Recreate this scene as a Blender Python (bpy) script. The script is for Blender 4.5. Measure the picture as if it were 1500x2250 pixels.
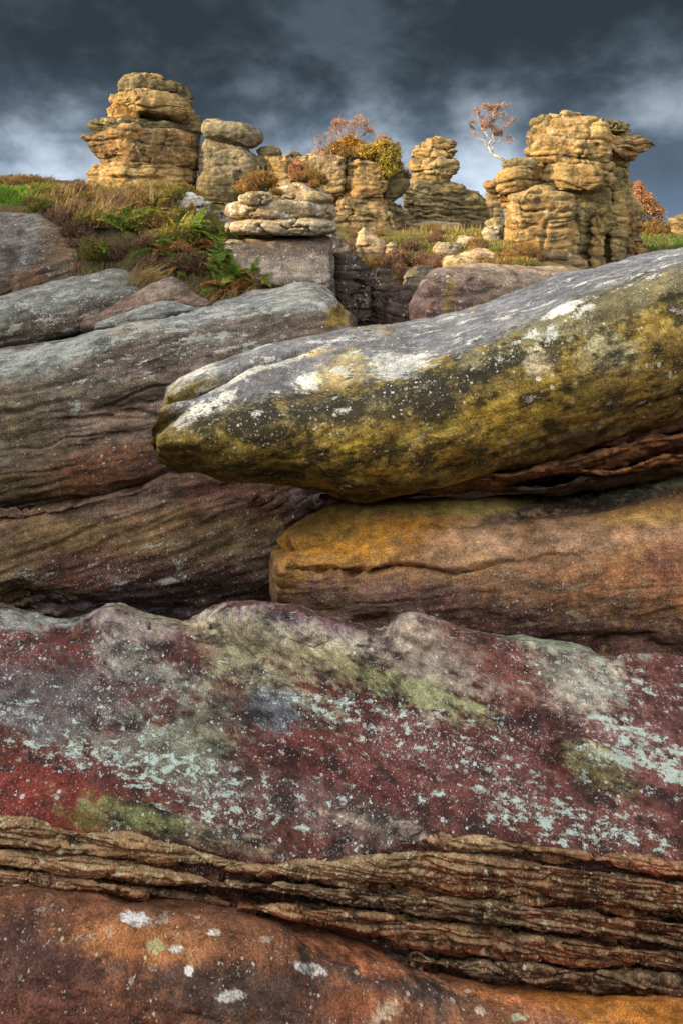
import bpy, math, random
import numpy as np
from mathutils import Vector, Quaternion

# ------------------------------------------------------------------ camera, sky, sun, exposure
for o in list(bpy.data.objects):
    bpy.data.objects.remove(o)
SC = bpy.context.scene
COL = SC.collection
FPX, CX, HZ = 1500.0, 750.0, 500.0          # focal length, centre column and horizon row of a 1500 x 2250 frame

cam_data = bpy.data.cameras.new('camera')
cam_data.sensor_fit = 'HORIZONTAL'
cam_data.sensor_width = 36.0
cam_data.lens = 36.0
cam_data.shift_y = -(1125.0 - HZ) / 1500.0
cam_data.clip_start = 0.05
cam_data.clip_end = 12000.0
cam = bpy.data.objects.new('camera', cam_data)
cam.rotation_euler = (math.radians(90), 0, 0)
COL.objects.link(cam)
SC.camera = cam

SUN_EL = math.radians(19.0)
SUN_AZ = math.atan2(-0.948, -0.318)           # clockwise from +Y: behind the camera, to its left
TO_SUN = Vector((math.sin(SUN_AZ) * math.cos(SUN_EL), math.cos(SUN_AZ) * math.cos(SUN_EL), math.sin(SUN_EL)))
sun_data = bpy.data.lights.new('sun', 'SUN')
sun_data.energy = 5.0
sun_data.angle = math.radians(0.6)
sun_data.color = (1.0, 0.76, 0.42)
sun = bpy.data.objects.new('sun', sun_data)
sun.rotation_euler = TO_SUN.to_track_quat('Z', 'Y').to_euler()
sun.location = (-40, -30, 25)
COL.objects.link(sun)

SC.view_settings.view_transform = 'Standard'
SC.view_settings.look = 'None'
SC.view_settings.exposure = 1.0
SC.view_settings.gamma = 1.0
SC.view_settings.use_curve_mapping = False
SC.cycles.use_denoising = True
SC.cycles.max_bounces = 4
SC.cycles.transparent_max_bounces = 4


class NT:
    """small helper for node trees"""
    def __init__(self, tree):
        self.t = tree
        tree.nodes.clear()

    def n(self, kind, **kw):
        nd = self.t.nodes.new(kind)
        for k, v in kw.items():
            setattr(nd, k, v)
        return nd

    def put(self, sock, v):
        if hasattr(v, 'is_linked') or isinstance(v, bpy.types.NodeSocket):
            self.t.links.new(v, sock)
        elif v is not None:
            sock.default_value = v

    def math(self, op, a, b=0.0, c=0.0, clamp=False):
        nd = self.n('ShaderNodeMath', operation=op, use_clamp=clamp)
        self.put(nd.inputs[0], a); self.put(nd.inputs[1], b); self.put(nd.inputs[2], c)
        return nd.outputs[0]

    def vmath(self, op, a, b=None, scale=None):
        nd = self.n('ShaderNodeVectorMath', operation=op)
        self.put(nd.inputs[0], a)
        if b is not None:
            self.put(nd.inputs[1], b)
        if scale is not None:
            self.put(nd.inputs['Scale'], scale)
        return nd.outputs['Value'] if op in ('DOT_PRODUCT', 'LENGTH', 'DISTANCE') else nd.outputs[0]

    def rng(self, v, a, b, c=0.0, d=1.0, smooth=False):
        nd = self.n('ShaderNodeMapRange', clamp=True)
        if smooth:
            nd.interpolation_type = 'SMOOTHSTEP'
        self.put(nd.inputs[0], v)
        for i, x in enumerate((a, b, c, d)):
            self.put(nd.inputs[i + 1], x)
        return nd.outputs[0]

    def noise(self, vec, scale, detail=4.0, rough=0.55, dist=0.0, lac=2.0):
        nd = self.n('ShaderNodeTexNoise', noise_dimensions='3D')
        self.put(nd.inputs['Vector'], vec)
        nd.inputs['Scale'].default_value = scale
        nd.inputs['Detail'].default_value = detail
        nd.inputs['Roughness'].default_value = rough
        nd.inputs['Lacunarity'].default_value = lac
        nd.inputs['Distortion'].default_value = dist
        return nd.outputs['Fac'], nd.outputs['Color']

    def voro(self, vec, scale, rnd=1.0):
        nd = self.n('ShaderNodeTexVoronoi', voronoi_dimensions='3D', feature='F1')
        self.put(nd.inputs['Vector'], vec)
        nd.inputs['Scale'].default_value = scale
        nd.inputs['Randomness'].default_value = rnd
        return nd.outputs['Distance'], nd.outputs['Color']

    def sep(self, c):
        nd = self.n('ShaderNodeSeparateColor')
        self.put(nd.inputs[0], c)
        return nd.outputs

    def mix(self, fac, a, b, blend='MIX'):
        nd = self.n('ShaderNodeMix', data_type='RGBA', blend_type=blend, clamp_factor=True)
        self.put(nd.inputs[0], fac)
        self.put(nd.inputs[6], a if not isinstance(a, tuple) else (*a[:3], 1))
        self.put(nd.inputs[7], b if not isinstance(b, tuple) else (*b[:3], 1))
        return nd.outputs[2]

    def scale_col(self, col, f):
        return self.vmath('SCALE', col, scale=f)

    def attr(self, name):
        return self.n('ShaderNodeAttribute', attribute_name=name).outputs['Color']


def lin(r, g, b, k=1.0):
    """colour seen in the picture (0-255) as a linear albedo, times k"""
    out = []
    for c in (r, g, b):
        c /= 255.0
        c = c / 12.92 if c <= 0.04045 else ((c + 0.055) / 1.055) ** 2.4
        out.append(min(0.85, c * k))
    return tuple(out)


SKY_OFF = (5.5, 5.5, 1.1)
# ---- world: a storm front ahead and overhead, broken bright sky on the sun's side
world = bpy.data.worlds.new('World')
SC.world = world
world.use_nodes = True
w = NT(world.node_tree)
tc = w.n('ShaderNodeTexCoord').outputs['Generated']
sky = w.n('ShaderNodeTexSky', sky_type='NISHITA')
sky.sun_disc = False
sky.sun_elevation = SUN_EL
sky.sun_rotation = SUN_AZ
sky.altitude = 200
sky.air_density = 1.0
sky.dust_density = 1.6
sky.ozone_density = 1.0
sx, sy, sz = (w.n('ShaderNodeSeparateXYZ'), None, None)
w.put(sx.inputs[0], tc)
dx, dy, dz = sx.outputs
cmb = w.n('ShaderNodeCombineXYZ')
w.put(cmb.inputs[0], dx); w.put(cmb.inputs[1], dy); w.put(cmb.inputs[2], w.math('MULTIPLY', dz, 1.5))
pl = w.vmath('ADD', cmb.outputs[0], SKY_OFF)
n1, _ = w.noise(pl, 3.0, 6, 0.52, 0.15)
n2, _ = w.noise(pl, 8.0, 8, 0.58, 0.2)
nn = w.math('ADD', w.math('MULTIPLY', n1, 0.66), w.math('MULTIPLY', n2, 0.34))
shade = w.rng(nn, 0.435, 0.61, 0.0, 1.0, True)                 # billows inside the cloud
low = w.rng(w.math('ADD', dz, w.math('MULTIPLY', w.math('SUBTRACT', n1, 0.5), -0.25)), 0.0, 0.26, 1.0, 0.0, True)                   # thinner, brighter towards the horizon
thick = w.mix(shade, (0.120, 0.172, 0.215), (0.32, 0.44, 0.55))
thin = w.mix(shade, (0.66, 0.96, 1.36), (2.9, 3.4, 4.0))
cloud = w.mix(low, thick, thin)
ahead = w.vmath('DOT_PRODUCT', tc, (0.52, 0.78, 0.35))
front = w.rng(w.math('ADD', ahead, w.math('MULTIPLY', w.math('SUBTRACT', n1, 0.5), 0.5)), -0.12, 0.50, 0.0, 1.0, True)
nis = w.vmath('ADD', w.scale_col(sky.outputs[0], 0.55), w.mix(shade, (9.6, 9.3, 8.8), (17.2, 16.4, 15.2)))   # sky with broken white cloud
bgc = w.mix(front, nis, cloud)
bg = w.n('ShaderNodeBackground')
w.put(bg.inputs[0], bgc)
bg.inputs[1].default_value = 0.13
wo = w.n('ShaderNodeOutputWorld')
w.t.links.new(bg.outputs[0], wo.inputs[0])


# ------------------------------------------------------------------ numpy noise
_rs = np.random.RandomState(7)
_PERM = np.concatenate([_rs.permutation(256)] * 3).astype(np.int32)
_G = _rs.normal(size=(256, 3)); _G /= np.linalg.norm(_G, axis=1)[:, None]
_G = _G.astype(np.float32)


_GX, _GY, _GZ = [np.ascontiguousarray(_G[:, k]) for k in range(3)]


def pnoise(p):
    """gradient noise, p (N,3) -> about -1..1"""
    p = np.asarray(p, np.float32)
    i = np.floor(p).astype(np.int32)
    f = p - i
    i &= 255
    x, y, z = f[:, 0].copy(), f[:, 1].copy(), f[:, 2].copy()
    ix, iy, iz = i[:, 0].copy(), i[:, 1].copy(), i[:, 2].copy()
    u, v, w_ = [q * q * q * (q * (q * 6 - 15) + 10) for q in (x, y, z)]
    r = []
    for a in (0, 1):
        pa = _PERM.take(ix + a)
        q = []
        for b in (0, 1):
            pb = _PERM.take(pa + iy + b)
            n = []
            for c_ in (0, 1):
                g = _PERM.take(pb + iz + c_)
                n.append(_GX.take(g) * (x - a) + _GY.take(g) * (y - b) + _GZ.take(g) * (z - c_))
            q.append(n[0] + w_ * (n[1] - n[0]))
        r.append(q[0] + v * (q[1] - q[0]))
    return (r[0] + u * (r[1] - r[0])) * 1.5


def fbm(p, octv=3, gain=0.5):
    s = np.zeros(len(p), np.float32); a = 1.0; q = np.asarray(p, np.float32)
    for k in range(octv):
        s += a * pnoise(q + 17.3 * k)
        q = q * 2.03; a *= gain
    return s


def sstep(a, b, x):
    t = np.clip((x - a) / (b - a), 0, 1)
    return t * t * (3 - 2 * t)


def at(px, py, Y):
    return np.array([(px - CX) / FPX * Y, Y, (HZ - py) / FPX * Y])


def proj(P):
    Y = np.maximum(P[:, 1], 0.05)
    return CX + P[:, 0] / Y * FPX, HZ - P[:, 2] / Y * FPX


# ------------------------------------------------------------------ objects
def tag(o, label=None, cat=None, group=None, kind=None):
    if label: o['label'] = label
    if cat: o['category'] = cat
    if group: o['group'] = group
    if kind: o['kind'] = kind
    return o


def link_mesh(name, V, F4, F3, mat, parent=None, smooth=True, attrs=None, origin=None):
    V = np.asarray(V, np.float64)
    if origin is None:
        origin = np.array([(V[:, 0].min() + V[:, 0].max()) / 2, (V[:, 1].min() + V[:, 1].max()) / 2, V[:, 2].min()])
    me = bpy.data.meshes.new(name)
    F4 = np.zeros((0, 4), np.int32) if F4 is None else np.asarray(F4, np.int32)
    F3 = np.zeros((0, 3), np.int32) if F3 is None else np.asarray(F3, np.int32)
    me.vertices.add(len(V))
    me.vertices.foreach_set('co', (V - origin).astype(np.float32).ravel())
    nl = F4.size + F3.size
    me.loops.add(nl)
    me.loops.foreach_set('vertex_index', np.concatenate([F4.ravel(), F3.ravel()]).astype(np.int32))
    me.polygons.add(len(F4) + len(F3))
    starts = np.concatenate([np.arange(len(F4)) * 4, F4.size + np.arange(len(F3)) * 3]).astype(np.int32)
    me.polygons.foreach_set('loop_start', starts)
    me.polygons.foreach_set('use_smooth', np.full(len(F4) + len(F3), smooth, bool))
    for k, v in (attrs or {}).items():
        a = me.attributes.new(k, 'FLOAT_COLOR', 'POINT')
        c = np.ones((len(V), 4), np.float32); c[:, :3] = v
        a.data.foreach_set('color', c.ravel())
    me.materials.append(mat)
    me.update(calc_edges=True)
    o = bpy.data.objects.new(name, me)
    COL.objects.link(o)
    o.location = origin
    if parent is not None:
        o.parent = parent
        o.location = Vector(origin) - parent.location
    return o


def empty(name, loc, label, cat, group=None):
    e = bpy.data.objects.new(name, None)
    e.empty_display_size = 0.2
    e.location = loc
    COL.objects.link(e)
    return tag(e, label, cat, group)


# ------------------------------------------------------------------ lofted rocks
def cr_basis(t):
    return np.stack([-t + 2 * t**2 - t**3, 2 - 5 * t**2 + 3 * t**3, t + 4 * t**2 - 3 * t**3, -t**2 + t**3], -1) * 0.5


def resample(A, counts, closed):
    """Catmull-Rom along axis 0 of A, counts[i] samples on span i"""
    n = len(A)
    outs = []
    spans = n if closed else n - 1
    for i in range(spans):
        c = counts[i]
        t = np.arange(c) / c
        if closed:
            idx = [(i - 1) % n, i, (i + 1) % n, (i + 2) % n]
        else:
            idx = [max(i - 1, 0), i, i + 1, min(i + 2, n - 1)]
        outs.append(np.tensordot(cr_basis(t), A[idx], axes=(1, 0)))
    if not closed:
        outs.append(A[-1:])
    return np.concatenate(outs, 0)


def grid_normals(G):
    du = np.roll(G, -1, 1) - np.roll(G, 1, 1)
    dv = np.empty_like(G)
    dv[1:-1] = G[2:] - G[:-2]; dv[0] = G[1] - G[0]; dv[-1] = G[-1] - G[-2]
    N = np.cross(du, dv)
    N /= np.linalg.norm(N, axis=2)[:, :, None] + 1e-9
    return N


def loft(rows, sp=4.0, caps=(0.6, 0.6), back=0.22):
    """rows (S,K,3): rings of control points -> dense closed grid, rings along axis 0"""
    rows = np.asarray(rows, float)
    S, K, _ = rows.shape
    behind = rows[:, :, 1].min() < 0.5
    def cap(ring, prev, f):
        c = ring.mean(0); r = np.linalg.norm(ring - c, axis=1).mean()
        q = ring - c
        nv_ = np.cross(q, np.roll(q, -1, 0)).sum(0)
        d = nv_ / (np.linalg.norm(nv_) + 1e-9)
        if np.dot(d, c - prev.mean(0)) < 0:
            d = -d
        out = []
        for a in (25, 50, 70, 86):
            a = math.radians(a)
            out.append(c + (ring - c) * math.cos(a) + d * math.sin(a) * r * f)
        return out
    head = cap(rows[0], rows[1], caps[0])[::-1]
    tail = cap(rows[-1], rows[-2], caps[1])
    rows = np.array(head + list(rows) + tail)
    U, V = proj(rows.reshape(-1, 3))
    U = U.reshape(rows.shape[:2]); V = V.reshape(rows.shape[:2])
    Yr = rows[:, :, 1]
    Ym = Yr.mean(1, keepdims=True)
    W = rows.shape[0]
    scale_px = FPX / max(rows[:, :, 1].mean(), 0.3)
    kc = []
    for k in range(K):
        k2 = (k + 1) % K
        L = np.linalg.norm(rows[:, k2] - rows[:, k], axis=1).max() * scale_px
        Lp = np.hypot(U[:, k2] - U[:, k], V[:, k2] - V[:, k]).max()
        mid = (0.5 * (Yr[:, k] + Yr[:, k2]) - Ym[:, 0]).mean()
        sz = (Yr.max() - Yr.min()) * 0.5 + 1e-6
        fac = 1.0 if mid < 0.12 * sz else back
        kc.append(8 if behind else int(np.clip(max(min(Lp, 2 * L), 0.6 * L) * fac / sp, 2, 400)))
    sc = []
    for s in range(W - 1):
        L = np.linalg.norm(rows[s + 1].mean(0) - rows[s].mean(0)) * scale_px
        Lp = np.hypot(U[s + 1] - U[s], V[s + 1] - V[s]).max()
        off = (U[s:s + 2].max() < -60) or (U[s:s + 2].min() > 1560)
        sc.append(8 if behind else int(np.clip(max(min(Lp, 2 * L), 0.5 * L) / sp * (0.25 if off else 1.0), 2, 400)))
    G = resample(rows, sc, False)
    G = np.swapaxes(resample(np.swapaxes(G, 0, 1), kc, True), 0, 1)
    # outward orientation
    N = grid_normals(G)
    c = G.mean(1, keepdims=True)
    if ((G - c) * N).sum() < 0:
        G = G[:, ::-1]
    return np.ascontiguousarray(G)


def poly_dist(u, v, pts):
    """distance to a polyline with interpolated per-point width and depth"""
    best = np.full(len(u), 1e9); wid = np.ones(len(u)); dep = np.zeros(len(u))
    for (x0, y0, w0, d0), (x1, y1, w1, d1) in zip(pts[:-1], pts[1:]):
        ex, ey = x1 - x0, y1 - y0
        t = np.clip(((u - x0) * ex + (v - y0) * ey) / (ex * ex + ey * ey + 1e-9), 0, 1)
        d = np.hypot(u - x0 - t * ex, v - y0 - t * ey)
        m = d < best
        best[m] = d[m]; wid[m] = (w0 + t * (w1 - w0))[m]; dep[m] = (d0 + t * (d1 - d0))[m]
    return best, wid, dep


DISP0 = dict(L=0.8, A=0.05, S=0.03, sf=6.0, dip=(0.0, 0.0), G=0.02, gf=3.0, F=0.006, Fl=0.06, warp=0.25, sharp=0.10, B=0.0, bf=2.0, J=0.0, B2=.24)


def displace(P, N, par, seed):
    q = {**DISP0, **par}
    o = np.array([seed * 3.17, seed * 7.31, seed * 1.93])
    d = q['A'] * fbm(P / q['L'] + o, 3)
    s = P[:, 2] - q['dip'][0] * P[:, 0] - q['dip'][1] * P[:, 1]
    s = s + q['warp'] / q['sf'] * fbm(P / (q['L'] * 0.8) + o + 5, 2)
    if q['S']:
        a = np.stack([P[:, 0] * q['sf'] * .13, P[:, 1] * q['sf'] * .13, s * q['sf']], 1) + o
        d = d + q['S'] * fbm(a, 3, 0.55)
    if q['G']:
        a = np.stack([P[:, 0] * q['gf'] * .16, P[:, 1] * q['gf'] * .16, s * q['gf']], 1) + o + 31
        g = pnoise(a)
        thick = 0.5 + 0.5 * pnoise(P / (q['L'] * 0.7) + o + 3)
        d = d - q['G'] * np.exp(-(g / q['sharp']) ** 2) * np.clip(thick * 1.6, 0, 1)
    if q['B']:
        sb = s * q['bf'] + 0.30 * fbm(P / (q['L'] * 1.5) + o + 11, 2) + 40
        for mul, am in ((1.0, 1.0), (3.1, q['B2'])):
            kk = np.floor(sb * mul); fr = sb * mul - kk
            a = np.stack([kk * 7.7 + seed, P[:, 0] / q['L'] * 1.1 + kk * 3.1, P[:, 1] / q['L'] * 1.1], 1)
            rnd = fbm(a, 2, 0.5)
            prof = 1 - np.abs(2 * fr - 1) ** 9
            soft = sstep(-.35, .1, pnoise(np.stack([P[:, 0] / q['L'] * .6, P[:, 1] / q['L'] * .6, kk * 5.3 + seed * .7], 1)))
            d = d + am * q['B'] * (0.8 * rnd + (prof - 1) * 1.1 * soft)
        if q['J']:                                        # upright joints, different in every bed
            kk = np.floor(sb * .6)
            jn = pnoise(np.stack([P[:, 0] / q['L'] * .75 + kk * 1.7, P[:, 1] / q['L'] * .75, s * .15 + kk * 3.3 + seed], 1) + 0.15 * fbm(P / (.4 * q['L']), 2)[:, None])
            d = d - q['J'] * np.exp(-(jn / .035) ** 2)
    if q['F']:
        d = d + q['F'] * fbm(P / q['Fl'] + o, 2)
    return d


def stroke_noise(P, seed, wsc, an=None):
    o = seed * 2.3
    if an is not None:
        dv = np.array(an[:3]); dv = dv / np.linalg.norm(dv)
        P = P + (P @ dv)[:, None] * (1 / an[3] - 1) * dv
    return fbm(P / wsc + o, 3, 0.6) + 0.9 * fbm(P / (wsc * 0.22) + o + 9, 3, 0.75) + 0.5 * fbm(P / (wsc * 0.07) + o + 5, 2, 0.7)


def paint_strokes(u, v, P, base, strokes, nz, wamp=0.35):
    C = np.tile(np.asarray(base, np.float32), (len(u), 1))
    if not strokes:
        return C
    for st in strokes:
        cx, cy, rx, ry, ang, col, k = st[:7]
        soft = st[7] if len(st) > 7 else 0.8
        a = math.radians(ang)
        dx, dy = u - cx, v - cy
        ex = (dx * math.cos(a) + dy * math.sin(a)) / rx
        ey = (-dx * math.sin(a) + dy * math.cos(a)) / ry
        d = np.hypot(ex, ey) + wamp * nz
        wgt = (k * sstep(1 + soft * .5, 1 - soft * .5, d))[:, None]
        C = C * (1 - wgt) + np.asarray(col, np.float32) * wgt
    return C


def make_rock(name, rows, mat, seed=1, sp=4.0, caps=(0.6, 0.6), disp=None, base=(.3, .25, .2), strokes=(), lic=(0.2, 0.2, 0.2),
              lics=(), carve=(), parent=None, top=None, wsc=0.5, label=None, cat=None, group=None, wamp=0.45, an=None):
    G = loft(rows, sp, caps)
    R, K, _ = G.shape
    N = grid_normals(G).reshape(-1, 3)
    P = G.reshape(-1, 3)
    d = displace(P, N, disp or {}, seed)
    P = P + N * d[:, None]
    if len(carve):
        Nn = grid_normals(P.reshape(R, K, 3)).reshape(-1, 3)
        u, v = proj(P)
        wob = fbm(P / (wsc * .6) + 77, 3)
        facing = (Nn[:, 1] * P[:, 1] + Nn[:, 0] * P[:, 0] + Nn[:, 2] * P[:, 2]) < 0.25 * np.linalg.norm(P, axis=1)
        for c in carve:
            bd, wd, dp = poly_dist(u + wob * 5, v + wob * 7, c)
            P = P - Nn * (dp * np.where(wd < 9, np.exp(-np.minimum(bd / wd, 20) ** 1.25), np.exp(-np.minimum(bd / wd, 9) ** 2)) * facing)[:, None]
    Nn = grid_normals(P.reshape(R, K, 3)).reshape(-1, 3)
    u, v = proj(P)
    nz = stroke_noise(P, seed, wsc, an) if len(strokes) or len(lics) else None
    C = paint_strokes(u, v, P, base, strokes, nz, wamp)
    Lc = paint_strokes(u, v, P, lic, lics, nz, wamp)
    if top is not None:                                   # lichen crust that grows on upward faces
        col, k = top
        wgt = (k * sstep(0.35, 0.85, Nn[:, 2] + 0.3 * fbm(P / (wsc * .5) + 3, 3)))[:, None]
        C = C * (1 - wgt) + np.asarray(col, np.float32) * wgt
    i = np.arange(R - 1)[:, None] * K; j = np.arange(K)[None, :]; j2 = (j + 1) % K
    F4 = np.stack([i + j, i + j2, i + K + j2, i + K + j], -1).reshape(-1, 4)
    nv = len(P)
    P = np.vstack([P, P[:K].mean(0), P[-K:].mean(0)])
    jj = np.arange(K); jk = (jj + 1) % K
    F3 = np.concatenate([np.stack([jk, jj, np.full(K, nv)], 1), np.stack([(R - 1) * K + jj, (R - 1) * K + jk, np.full(K, nv + 1)], 1)])
    C = np.vstack([C, C[:1], C[-1:]]); Lc = np.vstack([Lc, Lc[:1], Lc[-1:]])
    o = link_mesh(name, P, F4, F3, mat, parent, attrs={'paint': C, 'lic': Lc})
    return tag(o, label, cat, group, 'thing' if label else None)


def xsec(stations):
    """stations: [(px, [(py, Y), ...]), ...] cross-sections of a rock that lies along the picture's width"""
    return [[at(px, py, Y) for py, Y in pts] for px, pts in stations]


def stack(stations, Y, depth=0.8, n=2.6, rot=0.0, seed=1, K=14, yoff=None, jag=0.10):
    """stations: [(py, xl, xr), ...] from top to bottom; superelliptic plan, depth = half depth / half width"""
    rs = np.random.RandomState(seed * 13 + 5)
    th = np.linspace(0, 2 * math.pi, K, endpoint=False)
    r = (np.abs(np.cos(th - rot)) ** n + np.abs(np.sin(th - rot)) ** n) ** (-1.0 / n)
    r = r * (1 + jag * rs.uniform(-1, 1, K))
    ex, ey = r * np.cos(th), r * np.sin(th)
    ex = (ex - (ex.max() + ex.min()) / 2) / ((ex.max() - ex.min()) / 2)
    ey = ey / np.abs(ey).max()
    wm = np.mean([(b - a) / 2 for _, a, b in stations])
    rows = []
    for i, (py, xl, xr) in enumerate(stations):
        c, h = (xl + xr) / 2, (xr - xl) / 2
        hd = (0.5 * h + 0.5 * wm) / FPX * Y * depth
        yo = 0.0 if yoff is None else yoff[i]
        z = (HZ - py) / FPX * Y
        x0, hx = (c - CX) / FPX * Y, h / FPX * Y
        rows.append(np.stack([x0 + hx * ex, Y + yo + hd * ey, np.full(K, z)], 1))
    return rows


# ------------------------------------------------------------------ materials
def rock_material(name, s=1.0, spk=(.6, .6, .5), pat=(.6, .62, .55), drk=(.03, .028, .025), bump=0.6, grain=1.0, dist=0.02, streak=(0, 0, 5),
                  spk_s=1.0, pat_s=1.0, an=None, stk=0.22, wm=0.35):
    m = bpy.data.materials.new(name); m.use_nodes = True
    t = NT(m.node_tree)
    co = t.n('ShaderNodeNewGeometry').outputs['Position']
    paint, L = t.attr('paint'), t.attr('lic')
    ls = t.sep(L)
    nbig, nbigc = t.noise(co, 1.3 * s, 4, 0.62)
    nmid, _ = t.noise(co, 7 * s, 3, 0.65)
    ngr, ngc = t.noise(co, 55 * s, 2, 0.7)
    cx_ = t.n('ShaderNodeCombineXYZ'); sp_ = t.n('ShaderNodeSeparateXYZ'); t.put(sp_.inputs[0], co)
    t.put(cx_.inputs[0], sp_.outputs[0]); t.put(cx_.inputs[1], sp_.outputs[1]); t.put(cx_.inputs[2], t.vmath('DOT_PRODUCT', co, streak))
    stv = cx_.outputs[0]
    nst, _ = t.noise(stv, 3.2 * s, 3, 0.6)
    col = t.scale_col(paint, t.rng(nbig, 0.3, 0.7, 0.62, 1.38))
    col = t.scale_col(col, t.rng(nst, 0.3, 0.7, 1 - stk, 1 + stk))
    col = t.scale_col(col, t.rng(nmid, 0.3, 0.7, 0.55, 1.45))
    hue = t.sep(nbigc)
    warm = t.rng(hue[1], 0.35, 0.65, 0.0, 1.0)
    col = t.mix(t.math('MULTIPLY', warm, wm), col, t.vmath('MULTIPLY', col, (1.25, 0.98, 0.72)))
    col = t.scale_col(col, t.rng(ngr, 0.3, 0.7, 1 - 0.55 * grain, 1 + 0.55 * grain))
    ca = co
    if an is not None:
        dv = Vector(an[:3]).normalized()
        ca = t.vmath('ADD', co, t.vmath('SCALE', tuple(dv), scale=t.math('MULTIPLY', t.vmath('DOT_PRODUCT', co, tuple(dv)), 1 / an[3] - 1)))
    # dark algae and soot-like crust
    nd, _ = t.noise(ca, 4.5 * s, 5, 0.72)
    dm = t.rng(t.math('ADD', nd, t.math('MULTIPLY', ls[2], 0.42)), 0.66, 0.80, 0, 0.85)
    col = t.mix(dm, col, drk)
    # crustose patches with lobed edges
    npn, _ = t.noise(ca, 5.0 * s * pat_s, 5, 0.66)
    pm = t.rng(t.math('ADD', t.math('ADD', npn, t.math('MULTIPLY', t.math('SUBTRACT', ngr, 0.5), 0.22)), t.math('MULTIPLY', ls[1], 0.40)), 0.69, 0.78)
    pv = t.scale_col(pat, t.rng(ngr, 0.3, 0.7, 0.75, 1.15))
    col = t.mix(t.math('MULTIPLY', pm, 0.8), col, pv)
    # round specks at three sizes
    wob = t.vmath('ADD', co, t.scale_col(t.vmath('SUBTRACT', ngc, (0.5, 0.5, 0.5)), 0.035 / s))
    hts = []
    ncl, _ = t.noise(ca, 2.6 * s * spk_s, 4, 0.62)
    clus = t.math('MULTIPLY', ls[0], t.rng(ncl, 0.40, 0.66, 0.12, 1.7))
    for sc_, r0, dens in ((14, 0.50, 0.34), (34, 0.55, 0.50), (80, 0.58, 0.45)):
        dv, cv = t.voro(wob, sc_ * s * spk_s)
        cs = t.sep(cv)
        rad = t.math('MULTIPLY', cs[0], r0)
        spm = t.rng(t.math('SUBTRACT', rad, dv), 0.0, 0.10)
        on = t.math('LESS_THAN', cs[1], t.math('MULTIPLY', clus, dens))
        spm = t.math('MULTIPLY', spm, on)
        rim = t.rng(t.math('DIVIDE', dv, t.math('MAXIMUM', rad, 0.02)), 0.35, 0.9, 0.72, 1.12)
        sv = t.scale_col(spk, t.math('MULTIPLY', t.rng(cs[2], 0, 1, 0.35, 1.15), rim))
        col = t.mix(t.math('MULTIPLY', spm, 0.85), col, sv)
        hts.append(spm)
    h = t.math('ADD', t.math('MULTIPLY', nmid, 0.8), t.math('MULTIPLY', ngr, 0.35))
    h = t.math('ADD', h, t.math('MULTIPLY', nst, 0.5))
    bp = t.n('ShaderNodeBump')
    bp.inputs['Strength'].default_value = bump
    bp.inputs['Distance'].default_value = dist
    t.put(bp.inputs['Height'], h)
    bs = t.n('ShaderNodeBsdfPrincipled')
    bs.inputs['Roughness'].default_value = 0.92
    bs.inputs['Specular IOR Level'].default_value = 0.22
    t.put(bs.inputs['Base Color'], col)
    t.put(bs.inputs['Normal'], bp.outputs[0])
    out = t.n('ShaderNodeOutputMaterial')
    t.t.links.new(bs.outputs[0], out.inputs[0])
    return m

# ------------------------------------------------------------------ foreground rocks
KF = 1.75        # picture value -> albedo in the shaded foreground
M_RED = rock_material('red_lichen_gritstone', 2.2, spk=lin(180, 200, 190, 1.8), pat=lin(168, 188, 178, 1.7), drk=lin(38, 33, 34, 1.3), bump=1.0, dist=0.018,
                      streak=(2.4, 0, 4), spk_s=1.25, pat_s=2.6, an=(1, .25, -.52, 3.0), stk=.32, wm=.12)
M_ORG = rock_material('orange_gritstone', 2.0, spk=lin(205, 198, 180, 1.4), pat=lin(165, 155, 135, 1.5), drk=lin(46, 38, 34, 1.3), bump=1.0, dist=0.018,
                      streak=(1.0, 0, 4), spk_s=0.9)
M_STR = rock_material('layered_gritstone', 2.2, spk=lin(195, 185, 150, 1.5), pat=lin(172, 162, 128, 1.6), drk=lin(35, 24, 18, 1.2), bump=0.9, dist=0.014,
                      streak=(1.0, 0, 6), pat_s=1.6, spk_s=1.5)
M_WHALE = rock_material('lichened_gritstone', 1.25, spk=lin(200, 198, 178, 1.6), pat=lin(196, 194, 182, 1.6), drk=lin(38, 36, 28, 1.3), bump=0.95, dist=0.025,
                        streak=(-1.4, 0, 4), pat_s=0.9, spk_s=1.1, an=(1, .2, .38, 1.4))
M_TAN = rock_material('tan_gritstone', 1.3, spk=lin(165, 148, 138, 1.7), pat=lin(140, 124, 92, 1.4), drk=lin(38, 32, 30, 1.3), bump=0.95, dist=0.022,
                      streak=(-0.9, 0, 6), spk_s=2.2, pat_s=1.8, an=(1, 0, .12, 2.5), stk=.32)
M_BRN = rock_material('brown_gritstone', 0.95, spk=lin(160, 158, 148, 1.6), pat=lin(148, 150, 144, 1.35), drk=lin(50, 42, 40, 1.4), bump=0.8, dist=0.028,
                      streak=(-1.2, 0, 6), spk_s=2.2, pat_s=1.8, an=(1, 0, .2, 2.6), stk=.5)


def c(r, g, b, k=KF):
    return lin(r, g, b, k)


def interp(x, pts):
    return float(np.interp(x, [p[0] for p in pts], [p[1] for p in pts]))


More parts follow.
